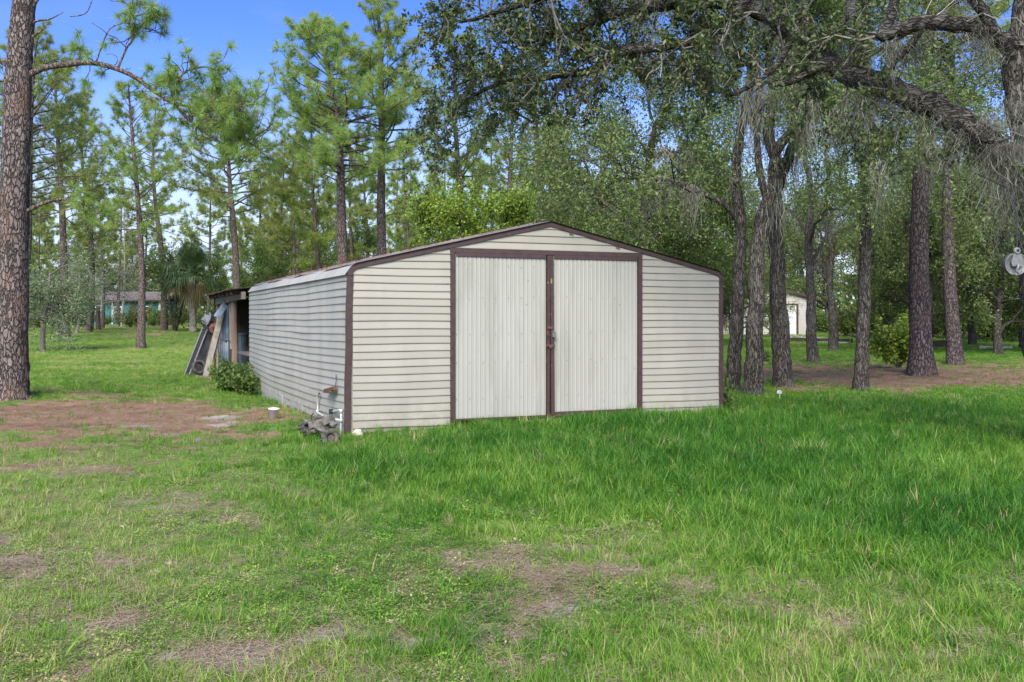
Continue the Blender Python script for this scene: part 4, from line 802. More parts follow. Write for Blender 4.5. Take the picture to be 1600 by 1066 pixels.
def multi_stem():
    rng = np.random.default_rng(121); base = ground_at(273, 62); root = thing('multi_stem_tree', 'small tree with three dark spreading stems left of the palm', 'tree', base); tb = MB(); out = []
    for dx, top in ((-8, (262, 450)), (2, (275, 440)), (14, (292, 448))):
        p = smooth_path([base, P(273 + dx * .6, 492, 62), P(*top, 62)], 5); tube(tb, p, np.linspace(.14, .06, len(p)), 7)
        for _ in range(4): grow(tb, p[-1], unit(rng.normal(0, .5, 3) + [0, 0, 1]), .05, 1.6, 1, rng, out, 3, 4, .05, .2, 6, .008, .05)
    tb.build('trunk', M['oak_bark'], root, True, base); cb = MB(); add_leaves(cb, jit(np.array(out), 5, .25, rng), rng, .16, .09); cb.build('crown', M['leaf_mid'], root, False, base, kind='stuff')
multi_stem()
shrub('bright green leafy bush touching the foot of the thickest pine', at(1405, 577), .75, 1.35, 131, 'leaf_bright', 5200, (.11, .06), name='bush', stems=14)
shrub('low dark leafy plant against the right corner of the shed', S(FW + .22, .35, float(H(*S(FW + .22, .35)[:2]))), .25, .42, 132, 'leaf_mid', 700, (.07, .04), name='plant', stems=6)
shrub('green bush with broad leaves at the foot of the lean-to posts', S(-.45, 9.6, float(H(*S(-.45, 9.6)[:2]))), .55, .70, 133, 'leaf_mid', 2600, (.09, .05), name='bush', stems=15)
shrub('smaller bush hugging the block base of the side wall', S(-.35, 8.6, float(H(*S(-.35, 8.6)[:2]))), .4, .6, 134, 'leaf_mid', 1500, (.08, .045), name='bush', stems=9)
shrub('small weed sprig at the foot of the second oak trunk', at(1196, 565), .2, .35, 135, 'leaf_mid', 160, (.08, .045), name='plant', stems=4)
shrub('brownish brush heap in front of the teal house wall', ground_at(187, 84), 1.0, 1.4, 136, 'grey_foliage', 1500, (.12, .04), name='brush', stems=18)
shrub('dark round shrub in front of the teal house window', ground_at(203, 78), 1.0, 1.3, 137, 'oak_leaf', 2400, (.13, .08), name='shrub')
def sapling(px, py, seed, label):
    base = at(px, py); rng = np.random.default_rng(seed); root = thing('sapling', label, 'plant', base); tb = MB(); tube(tb, [base, base + [.02, 0, .6], base + [0, 0, 1.25]], [.03, .025, .012], 6); tb.build('stem', M['twig'], root, False, base)
    cb = MB(); add_leaves(cb, base + [0, 0, 1.1] + rng.normal(0, .16, (160, 3)), rng, .12, .06); cb.build('leaves', M['leaf_bright'], root, False, base, kind='stuff')
sapling(1328, 537, 138, 'thin young sapling on the grass at the end of the concrete drive')

def palm():
    rng = np.random.default_rng(141); base = ground_at(302, 60); D = 60; root = thing('palm_tree', 'cabbage palm with a fan-leaved head and pale diamond-patterned trunk', 'palm tree', base)
    tb = MB(); top = P(299, 428, D); p = base + (top - [0, 0, .25] - base) * np.linspace(0, 1, 36)[:, None]; rad = .2 + .035 * (np.arange(36) % 2); rad[:3] += .04; tube(tb, p, rad, 14, rough=.07, rng=rng)
    tm = simple('palm_trunk_bark', (.10, .088, .075), (.26, .235, .20), 9, .95, bmp=.5, stretch=(1, 1, .6)); tb.build('trunk', tm, root, True, base)
    def fans(n, elr, mb, pet, var, l0=1.35, droop=.5, rl=1.0):
        for i in range(n):
            az = rng.uniform(0, 6.28); el = R(rng.uniform(*elr)); d = np.array([math.cos(az) * math.cos(el), math.sin(az) * math.cos(el), math.sin(el)]); s = unit(np.cross(d, [0, 0, 1.])); up_ = np.cross(s, d)
            c0 = top + [0, 0, rng.uniform(-.2, .3)]; hub = c0 + d * l0 * rng.uniform(.7, 1.1) - np.array([0, 0, .05]); tube(pet, [c0, (c0 + hub) / 2 + [0, 0, .05], hub], [.03, .022, .016], 4, cap=False)
            for k in range(26):
                a = R(-125 + 250 * k / 25); dd = d * math.cos(a) + s * math.sin(a); L = 1.25 * rl * rng.uniform(.85, 1.1) * (1 - .25 * abs(a) / 2.2); m = hub + dd * L * .55 + up_ * .03; e_ = hub + dd * L * .9 - np.array([0, 0, droop * L * rng.uniform(.5, 1.1)]); w = unit(np.cross(dd, up_)) * .028
                mb.add([hub, m - w, m + w, e_], T=[[0, 1, 2], [1, 3, 2]], var=var(rng))
    fb = MB(); pb = MB(); fans(40, (-35, 80), fb, pb, lambda r: r.uniform(0, .85)); fb.build('fronds', M['palm'], root, False, base, kind='stuff'); pb.build('leaf_stalks', M['palm'], root, False, base, kind='stuff')
    db = MB(); dp = MB(); fans(12, (-75, -30), db, dp, lambda r: r.uniform(.9, 1.0), 1.0, .75, .9); db.build('dead_fronds', M['palm'], root, False, base, kind='stuff', label='brown dead fronds hanging under the head')
palm()

# ------------------------------------------------------------------ teal house
def house():
    d0 = 104; c = ground_at(184, d0); root = thing('teal_house', 'low teal house with grey shingle roof and white trimmed windows beyond the lawn', 'house', c, R(4))
    W = 4.75; zz = 2.55; b_ = MB(); box(b_, (-W, 0, -.3), (W, 7, zz)); b_.build('wall', M['teal'], root)
    r = MB(); o = .45; V = [(-W - o, -o, zz - .02), (W + o, -o, zz - .02), (W + o, 3.5, zz + .95), (-W - o, 3.5, zz + .95), (W + o, 7 + o, zz - .02), (-W - o, 7 + o, zz - .02), (-W - o, -o, zz + .12), (W + o, -o, zz + .12), (W + o, 3.5, zz + 1.1), (-W - o, 3.5, zz + 1.1), (W + o, 7 + o, zz + .12), (-W - o, 7 + o, zz + .12)]
    r.add(V, Q=[[0, 3, 2, 1], [3, 5, 4, 2], [6, 7, 8, 9], [9, 8, 10, 11], [0, 1, 7, 6], [5, 11, 10, 4], [0, 6, 9, 3], [3, 9, 11, 5], [1, 2, 8, 7], [2, 4, 10, 8]]); ro = r.build('roof', M['shingle'], root)
    f = MB(); box(f, (-W - o, -o - .05, zz - .06), (W + o, -o, zz + .10)); f.build('fascia', M['dark_wood'], ro)
    for x0, w_, z0, h_ in ((-2.35, 1.0, .95, 1.15), (-.45, .95, .75, 1.2), (2.6, .9, 1.0, 1.0)):
        fr = MB(); t = .09
        for lo, hi in (((x0, -.06, z0), (x0 + w_, -.01, z0 + t)), ((x0, -.06, z0 + h_ - t), (x0 + w_, -.01, z0 + h_)), ((x0, -.06, z0 + t), (x0 + t, -.01, z0 + h_ - t)), ((x0 + w_ - t, -.06, z0 + t), (x0 + w_, -.01, z0 + h_ - t)), ((x0 + t, -.055, z0 + h_ * .5 - .04), (x0 + w_ - t, -.012, z0 + h_ * .5 + .04))): box(fr, lo, hi)
        w = fr.build('window', M['white_paint'], root); p = MB(); box(p, (x0 + t, -.03, z0 + t), (x0 + w_ - t, -.005, z0 + h_ - t)); p.build('pane', M['window'], w)
    dk = MB(); box(dk, (1.3, -.05, 0), (1.95, -.005, 2.1)); dk.build('door', M['dark_wood'], root)
    ct = MB(); box(ct, (W - .42, -.04, -.1), (W - .20, .02, zz - .06)); ct.build('corner_trim', M['white_paint'], root)
    pt = MB(); box(pt, (W - .10, -.07, -.1), (W + .04, .10, zz - .08)); pt.build('corner_trim', M['blue_sheet'], root)
    pst = MB(); box(pst, (-.5, -.4, 0), (-.42, -.32, zz - .07)); pst.build('porch_post', M['white_paint'], root)
house()
def pole_fence():
    c = ground_at(330, 92); root = thing('wire_fence', 'thin wire fence with slim rails at the far edge of the left lawn', 'fence', c); 
    for k in range(5):
        m = MB(); tube(m, [[-4 + k * 2, 0, -.2], [-4 + k * 2, 0, 1.25]], [.03, .03], 6); m.build('post', M['steel'], root)
    m = MB()
    for z in (.5, 1.2): tube(m, [[-4, 0, z], [4, 0, z]], [.012, .012], 4)
    m.build('rail', M['steel'], root)
pole_fence()
b = at(153, 516); o = MB(); rr = np.random.default_rng(3); tube(o, [b + [0, 0, -.1], b + [.02, 0, .6], b + [0, 0, 1.15], b + [0, 0, 1.5]], [.17, .15, .15, .14], 10, rough=.06, rng=rr); w = o.build('wooden_post', M['dark_wood'], None, False, b, label='short dark wooden post in front of the teal house', category='post')

# ------------------------------------------------------------------ beige garage and drive
def garage():
    d0 = 71; c = ground_at(1192, d0); c[2] = .12; root = thing('garage', 'beige sided garage with brown-edged gable roof and white doors behind the oak trunks', 'garage', c, R(-3)); W = 3.55; zz = 2.75
    b_ = MB(); V = [(-W, 0, -.3), (W, 0, -.3), (W, 0, zz), (0, 0, zz + .95), (-W, 0, zz), (-W, 7, -.3), (W, 7, -.3), (W, 7, zz), (0, 7, zz + .95), (-W, 7, zz)]
    b_.add(V, Q=[[0, 1, 2, 4], [1, 6, 7, 2], [6, 5, 9, 7], [5, 0, 4, 9]], T=[[4, 2, 3], [7, 9, 8]]); wl_ = b_.build('wall', M['peach_siding'], root)
    k = 0; z = 0.02
    while z < zz + .85:
        hw = W if z + .15 < zz else max(.05, (zz + .95 - z - .15) / .95 * W); m = MB()
        m.add([(-hw, -.035, z), (hw, -.035, z), (hw, -.012, z + .16), (-hw, -.012, z + .16), (-hw, -.003, z), (hw, -.003, z), (hw, -.003, z + .16), (-hw, -.003, z + .16)], Q=[[0, 1, 2, 3], [0, 4, 5, 1], [3, 2, 6, 7], [0, 3, 7, 4], [1, 5, 6, 2]]); m.build('siding_plank', M['peach_siding'], wl_); z += .165
    r = MB(); o = .3
    for sg in (-1, 1): beam(r, (sg * (W + o) , -.3, zz - .09), (0, -.3, zz + .97), .02, .10); 
    V = []
    for y_ in (-.3, 7.3):
        for x_, z_ in ((-W - o, zz - .04), (0, zz + 1.0), (W + o, zz - .04), (W + o, zz + .04), (0, zz + 1.09), (-W - o, zz + .04)): V.append((x_, y_, z_))
    r.add(V, Q=[[0, 1, 4, 5], [1, 2, 3, 4], [6, 11, 10, 7], [7, 10, 9, 8], [0, 6, 7, 1], [1, 7, 8, 2], [5, 4, 10, 11], [4, 3, 9, 10], [0, 5, 11, 6], [2, 8, 9, 3]]); r.build('roof', M['brown_metal'], root)
    for x0, x1, h in ((1.72, 2.42, 2.22), (-2.4, -.3, 2.3)):
        f = MB(); box(f, (x0 - .10, -.07, 0), (x0, -.036, h + .1)); box(f, (x1, -.07, 0), (x1 + .16, -.036, h + .1)); box(f, (x0, -.07, h), (x1, -.036, h + .1)); fo = f.build('door', M['brown_metal'], root, label='white door in a dark frame')
        for q in range(5):
            m = MB(); box(m, (x0, -.065, .01 + q * h / 5), (x1, -.037, (q + 1) * h / 5 - .012)); m.build('door_panel', M['white_paint'], fo)
garage()
def slab():
    a = ground_at(1205, 68); b_ = ground_at(1332, 50); root_c = (a + b_) / 2; m = MB(); z = .13
    q = [ground_at(1218, 70), ground_at(1262, 70), ground_at(1330, 53), ground_at(1322, 50), ground_at(1228, 56)]
    V = [[p[0], p[1], z + .02] for p in q] + [[p[0], p[1], -.2] for p in q]; n = 5
    m.add(V, T=[[0, 4, 1], [1, 4, 3], [1, 3, 2]], Q=[[i, (i + 1) % n, n + (i + 1) % n, n + i] for i in range(n)]); m.build('driveway', M['concrete'], kind='structure')
slab()
def timber(p0, p1, w, label, mat='dark_wood', name='timber_edging', cat='edging', rise=.0):
    p0 = np.asarray(p0); p1 = np.asarray(p1); c = (p0 + p1) / 2; m = MB(); beam(m, p0 + [0, 0, w * .35 + rise], p1 + [0, 0, w * .35 + rise], w, w, n=6, wob=.008, rng=np.random.default_rng(int(p0[1] * 10))); m.build(name, M[mat], None, False, c, label=label, category=cat)
timber(at(1232, 534), at(1332, 536), .26, 'dark low timber edging along the near side of the concrete drive')
timber(at(1456, 542), at(1487, 542), .28, 'short dark timber lying between the two right-hand pines')
timber(at(1530, 545), at(1582, 546), .16, 'pale narrow kerb board lying on the grass at far right', 'concrete', 'kerb_board', 'board')

# ------------------------------------------------------------------ the shed
ZE = 2.24; ZP = 2.91; SLP = (ZP - ZE) / (FW / 2); ROW = .1016
def zroof(t): return ZP - abs(t - FW / 2) * SLP
shed = thing('shed', 'long cream vinyl-sided shed with brown-trimmed corrugated double doors', 'shed', (CX0, CY0, 0), SA)
def plank_mesh(x0b, x1b, x0t, x1t, z0, z1, mat, sag=None, n=1, proud=.019, warp=0, rng=None):
    """horizontal siding plank on the y=0 plane, facing -y; lower edge proud, with a rolled lip"""
    m = MB(); rows = [(0, -.002), (0, -.7 * proud), (.004, -proud), (.018, -proud * .98), (1, -.005), (1, -.002)]
    V = []
    for i in range(n + 1):
        f = i / n; xb = x0b + (x1b - x0b) * f; xt = x0t + (x1t - x0t) * f
        w = (math.sin(f * 7 + z0 * 1.5) * .5 + math.sin(f * 17 + z0 * 3) * .25) * warp
        for k, (g_, yy) in enumerate(rows):
            gg = 0 if g_ == 0 else (g_ / (z1 - z0) if g_ < .5 else 1); x_ = xb + (xt - xb) * gg; dz0 = sag(x_, z0) if sag else 0; dz1 = sag(x_, z1) if sag else 0
            V.append((x_, yy + w * (1 if k < 4 else .5), (z0 + dz0) * (1 - gg) + (z1 + dz1) * gg))
    K = len(rows); Q = []
    for i in range(n):
        for k in range(K): k2 = (k + 1) % K; Q.append([i * K + k, (i + 1) * K + k, (i + 1) * K + k2, i * K + k2])
    m.add(V, Q=Q); e0 = [0, 1, 2, 3, 4, 5]
    m.add([V[j] for j in (0, 2, 4, 5)], Q=[[0, 3, 2, 1]]); b0 = n * K; m.add([V[b0 + j] for j in (0, 2, 4, 5)], Q=[[0, 1, 2, 3]]); return m
rs = np.random.default_rng(21)
fw_ = MB()
T0, T1 = 1.40, FW - 1.42     # outer edges of the door frame
# wall backing (sheathing) in one part, planks are its children
fw_.add([(0.03, .0, .02), (T0, 0, .02), (T0, 0, zroof(T0) - .03), (.03, 0, ZE - .03)] + [(T1, 0, .02), (FW - .03, 0, .02), (FW - .03, 0, ZE - .03), (T1, 0, zroof(T1) - .03)] + [(T0, 0, 2.47), (T1, 0, 2.47), (T1, 0, zroof(T1) - .03), (FW / 2, 0, ZP - .03), (T0, 0, zroof(T0) - .03)],
        Q=[[0, 1, 2, 3], [4, 5, 6, 7], [8, 9, 10, 12]], T=[[10, 11, 12]])
front = fw_.build('front_wall', M['siding'], shed)
base_off = -(T0 - .7) * 0
k = 0
for side in (0, 1):
    for i in range(26):
        z0 = .075 + i * ROW; z1 = z0 + ROW
        xa, xb = (.05, T0) if side == 0 else (T1, FW - .05)
        def lim(z): # where the roof underside cuts the row
            t = FW / 2 - (ZP - .04 - z) / SLP; return t
        if side == 0: x0b = max(xa, lim(z0)); x0t = max(xa, lim(z1)); x1b = x1t = xb
        else: x1b = min(xb, FW - lim(z0)); x1t = min(xb, FW - lim(z1)); x0b = x0t = xa
        if x1b - x0b < .06: continue
        if x1t - x0t < .02:
            if side == 0: x0t = x1t - .02
            else: x1t = x0t + .02
        j = rs.normal(0, .0015)
        pl = plank_mesh(x0b, x1b, x0t, x1t, z0 + j, z1 + j, None, n=4, warp=.003, sag=lambda x_, z_: .004 * math.sin(x_ * 3 + z_ * 4)).build('siding_plank', M['siding'], front)
for i in range(5):
    z0 = 2.50 + i * ROW; z1 = min(z0 + ROW, ZP - .045)
    l0 = max(FW / 2 - (ZP - .03 - z0) / SLP, T0 - .3); l1 = FW / 2 - (ZP - .03 - z1) / SLP; l1 = max(l1, T0 - .3)
    if z1 - z0 < .03 or FW / 2 - l1 < .02: continue
    plank_mesh(max(l0, T0 + .0), min(FW - l0, T1), max(l1, T0), min(FW - l1, T1), z0, z1, None, n=4, warp=.002).build('siding_plank', M['siding'], front)
# left wall: local frame u = -y direction; build on y=0 plane then rotate into place through an empty part
lw = MB(); lw.add([(0, 0, .12), (SL, 0, -.02), (SL, 0, 2.16), (0, 0, 2.16)], Q=[[0, 1, 2, 3]])
left = lw.build('side_wall', M['siding_side'], shed); left.location = (0, SL, 0); left.rotation_euler = (0, 0, -math.pi / 2)
# in this frame x runs from the far end (0) to the front corner (SL), facing -x of the shed
def sagf(x_, z_):
    low = (2.2 - z_) / 2.1; f = x_ / SL
    return (-.085 * math.sin(min(1, f * 1.02) * math.pi) * low * low - .10 * (1 - f) * low) + .006 * math.sin(x_ * 1.3 + z_ * 1) + .002 * math.sin(x_ * 3.1 + z_)
for i in range(20):
    z0 = .10 + i * ROW; z1 = z0 + ROW
    if i in (4, 12): # a joint where two lengths meet
        c_ = (7.2, 4.4)[i == 12]
        for a_, b_ in ((.02, c_), (c_ + .004, SL - .03)): plank_mesh(a_, b_, a_, b_, z0, z1, None, n=14, warp=.008, sag=sagf, proud=.019).build('siding_plank', M['siding_side'], left)
    else: plank_mesh(.02 + .02 * rs.random(), SL - .03, .02, SL - .03, z0, z1, None, n=26, warp=.008, sag=sagf, proud=.019).build('siding_plank', M['siding_side'], left)
lw.V[0][:, 2] += 0
m = MB(); V = []
for i in range(27):
    x_ = .02 + (SL - .04) * i / 26; w_ = .004 * math.sin(x_ * 2.3)
    V += [(x_, -.040 + w_, 2.105), (x_, -.046 + w_, 2.112), (x_, .058 + w_, 2.252), (x_, .06 + w_, 2.235)]
m.add(V, Q=[[4 * i + k, 4 * i + (k + 1) % 4, 4 * i + 4 + (k + 1) % 4, 4 * i + 4 + k] for i in range(26) for k in range(4)]); m.build('siding_plank', M['siding_side'], left, label='topmost plank curling over the eave')
# right and rear walls of the closed part
rw = MB(); box(rw, (FW - .06, .03, .05), (FW - .01, SL, 2.2)); right = rw.build('side_wall', M['siding'], shed)
pm = plank_mesh(0.03, SL - .05, .03, SL - .05, 0, ROW, None, n=2).mesh('siding_plank', M['siding'])
for i in range(21):
    o = bpy.data.objects.new('siding_plank', pm); col.objects.link(o); o.parent = right; o.location = (FW - .008, 0, .075 + i * ROW); o.rotation_euler = (0, 0, math.pi / 2)
bw = MB(); box(bw, (.04, SL - .05, .05), (FW - .06, SL - .001, 2.2)); bw.build('rear_wall', M['dark_wood'], shed)
# corner posts and fascia
def trim(name, pts, w, h, mat='brown_metal', parent=shed, up=(0, -1, 0), label=None):
    m = MB()
    for a, b_ in zip(pts[:-1], pts[1:]): beam(m, a, b_, w, h, up)
    return m.build(name, M[mat], parent, label=label) if label else m.build(name, M[mat], parent)
cp = MB()
# folded angle trim: front leg and side leg, slightly bent towards its foot
prof = [(-.022, .055), (-.022, -.022), (.055, -.022), (.055, -.012), (-.010, -.012), (-.010, .055)]
def angle(x_, mir, ztop, zlow=.02, lean=0):
    m = MB(); zs_ = np.linspace(zlow, ztop, 10); V = []
    for z in zs_:
        bx = lean * (1 - z / ztop) + .004 * math.sin(z * 7)
        for a, b_ in prof: V.append((x_ + (-a if mir else a) + bx, b_, z))
    K = 6; Q = [[i * K + k, i * K + (k + 1) % K, (i + 1) * K + (k + 1) % K, (i + 1) * K + k] for i in range(9) for k in range(K)] + [[0, 1, 4, 5], [1, 2, 3, 4], [54, 59, 58, 55], [55, 58, 57, 56]]
    m.add(V, Q=Q); return m
angle(0, False, ZE - .12, .0, -.035).build('corner_trim', M['brown_metal'], shed, label='brown corner post, dented near its foot')
angle(FW, True, ZE - .12, .04).build('corner_trim', M['brown_metal'], shed)
# rake fascia with rounded eaves
def rake():
    pts = []
    rc = .16
    for sg in (0, 1):
        seq = []
        for a in np.linspace(0, 1, 7):
            th = a * (math.pi / 2 - math.atan(SLP)); x_ = -.02 + rc * (1 - math.cos(th)); z_ = ZE - .135 + rc * math.sin(th); seq.append((x_, z_))
        if sg: pts += [(FW - x_, z_) for x_, z_ in reversed(seq)]
        else: pts += seq
        if not sg: pts.append((FW / 2, ZP))
    return pts
rk = rake()
def strip(mb, pts, y0, y1, w): # flat band following pts in x,z with width w inwards, thickness y0..y1
    p = np.array(pts); d = unit(np.gradient(p, axis=0)); nrm = np.stack([d[:, 1], -d[:, 0]], -1); q = p + nrm * w; n = len(p); V = []
    for (a, b_) in ((p, y0), (q, y0), (q, y1), (p, y1)): V.append(np.stack([a[:, 0], np.full(n, b_), a[:, 1]], -1))
    V = np.stack(V, 1).reshape(-1, 3); Q = [[i * 4 + k, i * 4 + (k + 1) % 4, i * 4 + 4 + (k + 1) % 4, i * 4 + 4 + k] for i in range(n - 1) for k in range(4)]; mb.add(V, Q=Q)
m = MB(); strip(m, rk, -.034, -.004, .062); m.build('fascia', M['brown_metal'], shed, label='dark brown band along the gable edge with rounded ends')
# roof sheet: swept profile
m = MB(); rk2 = [(x_, z_ + .012) for x_, z_ in rk][4:]; ys = np.concatenate([[-.05], np.linspace(.3, SL + .05, 24)]); n = len(rk2)
V = []
for y_ in ys:
    wv = .012 * math.sin(y_ * 2.1) + .008 * math.sin(y_ * 5.3)
    for x_, z_ in rk2: V.append((x_, y_, z_ + (wv if y_ > 0 else 0)))
Q = [[i * n + k, i * n + k + 1, (i + 1) * n + k + 1, (i + 1) * n + k] for i in range(len(ys) - 1) for k in range(n - 1)]; m.add(V, Q=Q)
V2 = [(a, b_, c - .012) for a, b_, c in V]; m.add(V2, Q=[q[::-1] for q in Q]); roof = m.build('roof', M['roof_metal'], shed)
for y_ in np.arange(.6, SL, .6):
    s_ = MB()
    for sgn in (0, 1):
        a = (.22, y_, ZE - .135 + .16 + .045) ; a = (.25, y_, zroof(.25) + .028); c_ = (FW / 2 - .01, y_, ZP + .030)
        if sgn: a = (FW - a[0], a[1], a[2]); c_ = (FW - c_[0], c_[1], c_[2])
        beam(s_, a, c_, .03, .03)
    s_.build('roof_rib', M['roof_metal'], roof)
# fallen straw on the roof edge
rg = np.random.default_rng(8); n = 2600; sx = rg.random(n) ** 1.5 * 2.6 + .12; sy = rg.random(n) * SL; c = np.stack([sx, sy, zroof(sx) + .035 + rg.random(n) * .02], -1) if False else np.stack([sx, sy, ZP - np.abs(sx - FW / 2) * SLP + .035 + rg.random(n) * .02], -1)
m = MB(); a = rand_unit(rg, n); a[:, 2] *= .25; a = unit(a) * .12; s_ = unit(np.cross(a, [0, 0, 1.])) * .006; m.add(np.stack([c - s_, c + s_, c + a], 1).reshape(-1, 3), T=np.arange(3 * n).reshape(-1, 3)); m.build('needle_litter', M['rust'], roof, kind='stuff')
# door frame: header and jambs
m = MB(); box(m, (T0 - .005, -.035, 2.44), (T1 + .005, -.002, 2.498)); hd = m.build('door_header', M['brown_metal'], shed)
for x_, lb in ((T0, 'left'), (T1 - .065, 'right')):
    m = MB(); box(m, (x_, -.04, .05 if lb == 'left' else .12), (x_ + .065, -.002, 2.439)); m.build('door_jamb', M['brown_metal'], shed)
# doors
CT = FW / 2 - .02
def corr(x0, x1, z0, z1, seed, pitch=.0655):
    """ribbed steel sheet: trapezoid ribs alternating wide and narrow, scalloped top edge"""
    rg_ = np.random.default_rng(seed); xs = []; x_ = x0
    prof_ = [(0, 0), (.30, 0), (.42, 1), (.58, 1), (.70, 0), (1, 0)]; n_ = int(round((x1 - x0) / pitch)); pt = (x1 - x0) / n_
    P_ = []
    for i in range(n_):
        hgt = .008 if i % 3 == 0 else .004
        for f, h in prof_[:-1]: P_.append((x0 + (i + f) * pt, h * hgt))
    P_.append((x1, 0)); zz = np.linspace(z0, z1, 8); V = []; ph = rg_.uniform(0, 6)
    for z in zz:
        for a, h in P_: V.append((a, -.018 - h + .004 * math.sin(z * 2.2 + ph) * math.sin(a * 3.1), z))
    K = len(P_); m_ = MB(); m_.add(V, Q=[[i * K + k, i * K + k + 1, (i + 1) * K + k + 1, (i + 1) * K + k] for i in range(7) for k in range(K - 1)])
    m_.add([(x0, -.014, z0), (x1, -.014, z0), (x1, -.014, z1), (x0, -.014, z1)], Q=[[0, 3, 2, 1]]); return m_, P_
def door(x0, x1, z0, z1, seed, label):
    e = MB(); box(e, (x0, -.012, z0), (x1, -.004, z1)); d_ = e.build('door', M['brown_metal'], shed, label=label)
    m_, P_ = corr(x0 + .012, x1 - .012, z0 + .02, z1 - .02, seed); m_.build('ribbed_sheet', M['door'], d_)
    s_ = MB(); K = len(P_) # scalloped drip strip at the head
    V = [(a, -.036, z1 + .0) for a, h in P_] + [(a, -.036, z1 - .05 - (.012 if h else 0)) for a, h in P_]; s_.add(V, Q=[[i, K + i, K + i + 1, i + 1] for i in range(K - 1)]); V2 = [(a, -.033, z) for a, b_, z in V]; s_.add(V2, Q=[[i, i + 1, K + i + 1, K + i] for i in range(K - 1)]); s_.build('head_strip', M['brown_metal'], d_)
    b_ = MB(); box(b_, (x0, -.036, z0 - .005), (x1, -.019, z0 + .02)); b_.build('bottom_rail', M['brown_metal'], d_)
    sc_ = MB(); rg_ = np.random.default_rng(seed)
    for zr in (.35, .85, 1.25, 1.75, 2.2):
        for i in range(0, len(P_), 15): lathe(sc_, [(0, -.006), (.006, -.004), (.007, 0)], 6, (P_[i][0] + .01, -.020, zr + z0 * .5 + rg_.normal(0, .01)), (0, 1, 0))
    sc_.build('screws', M['steel'], d_, kind='stuff'); return d_
dl = door(T0 + .067, CT - .045, .135, 2.438, 1, 'left ribbed door leaf'); dr = door(CT + .057, T1 - .067, .175, 2.438, 2, 'right ribbed door leaf, stained in the middle')
m = MB(); beam(m, (CT - .030, -.030, .10), (CT - .022, -.030, 2.43), .036, .05, (0, 1, 0), n=6); m.build('stile', M['brown_metal'], dl)
m = MB(); beam(m, (CT + .040, -.034, .10), (CT + .022, -.034, 2.43), .052, .058, (0, 1, 0), n=6); m.build('stile', M['brown_metal'], dr)
m = MB(); beam(m, (CT + .06, -.045, .155), (T1 - .067, -.045, .175), .05, .045, (0, 1, 0)); m.build('kick_rail', M['brown_metal'], dr)
m = MB(); box(m, (CT - .002, -.068, 2.03), (CT + .024, -.0645, 2.10)); box(m, (CT - .045, -.060, 2.03), (CT - .030, -.0555, 2.055)); m.build('patch', M['brass'], dr, label='bare pale patch')
m = MB(); box(m, (CT - .055, -.072, 1.385), (CT + .045, -.066, 1.415)); tube(m, [(CT - .05, -.08, 1.35), (CT - .055, -.085, 1.30), (CT - .02, -.085, 1.29)], [.008] * 3, 6); hasp = m.build('hasp', M['rust'], dl)
m = MB(); a = np.linspace(0, math.pi, 9); tube(m, [(CT + .045 + .018 * math.cos(t), -.085, 1.325 + .03 * math.sin(t)) for t in a], [.005] * 9, 6); box(m, (CT + .020, -.100, 1.265), (CT + .070, -.072, 1.325)); m.build('padlock', M['steel'], dr)
m = MB(); box(m, (CT - .07, -.076, 1.125), (CT + .065, -.066, 1.16)); lathe(m, [(0, -.012), (.018, -.010), (.022, 0)], 12, (CT, -.076, 1.12), (0, 1, 0)); lathe(m, [(.0, -.012), (.012, -.010), (.014, 0)], 10, (CT - .05, -.076, 1.145), (0, 1, 0)); m.build('latch', M['rust'], dl)
m = MB(); beam(m, (CT + .06, -.02, .10), (CT + .32, -.06, .085), .10, .04); m.build('board', M['rust'], None, False, None); o = bpy.data.objects[m and 'board']; o.location = (CX0, CY0, 0); o.rotation_euler = (0, 0, SA); o['label'] = 'short reddish wood offcut under the seam of the double doors'; o['category'] = 'board'
# small rusty notches on the gable fascia
for x_ in (FW / 2 + .32, FW / 2 + 1.08):
    m = MB(); z_ = zroof(x_) - .06; beam(m, (x_ - .03, -.040, z_ - .012), (x_ + .03, -.040, z_ - .026), .012, .02, (0, 1, 0)); m.build('trim_tab', M['rust'], shed)
# foundation blocks along the left side
blk = MB()
V = CUBE * [.39, .19, .19]; box(blk, (-.195, -.06, -.095), (.195, .06, .095)); bmesh_ = blk.mesh('foundation_block', M['block'])
wall_f = MB(); box(wall_f, (.03, .05, -.35), (.10, SL, .10)); fo = wall_f.build('foundation', M['block'], shed)
for r_ in range(3):
    for i in range(25):
        o = bpy.data.objects.new('foundation_block', bmesh_); col.objects.link(o); o.parent = fo; y_ = .28 + i * .405 + (.2 if r_ % 2 else 0)
        if y_ > SL: continue
        o.location = (.045 + rs.normal(0, .008), y_, .02 - r_ * .2 + rs.normal(0, .004)); o.rotation_euler = (0, 0, math.pi / 2 + rs.normal(0, .015))
m = MB(); rr = np.random.default_rng(2)
lathe(m, [(0, .04), (.04, .04), (.07, .015), (.09, -.02)], 9, (.10, -.05, .02)); m.V[0] += rr.normal(0, .012, m.V[0].shape); o = m.build('foam_lump', M['foam'], None, False, None); o.location = (CX0, CY0, 0); o.rotation_euler = (0, 0, SA); o['label'] = 'pale yellow lump of filler at the foot of the near corner'; o['category'] = 'debris'

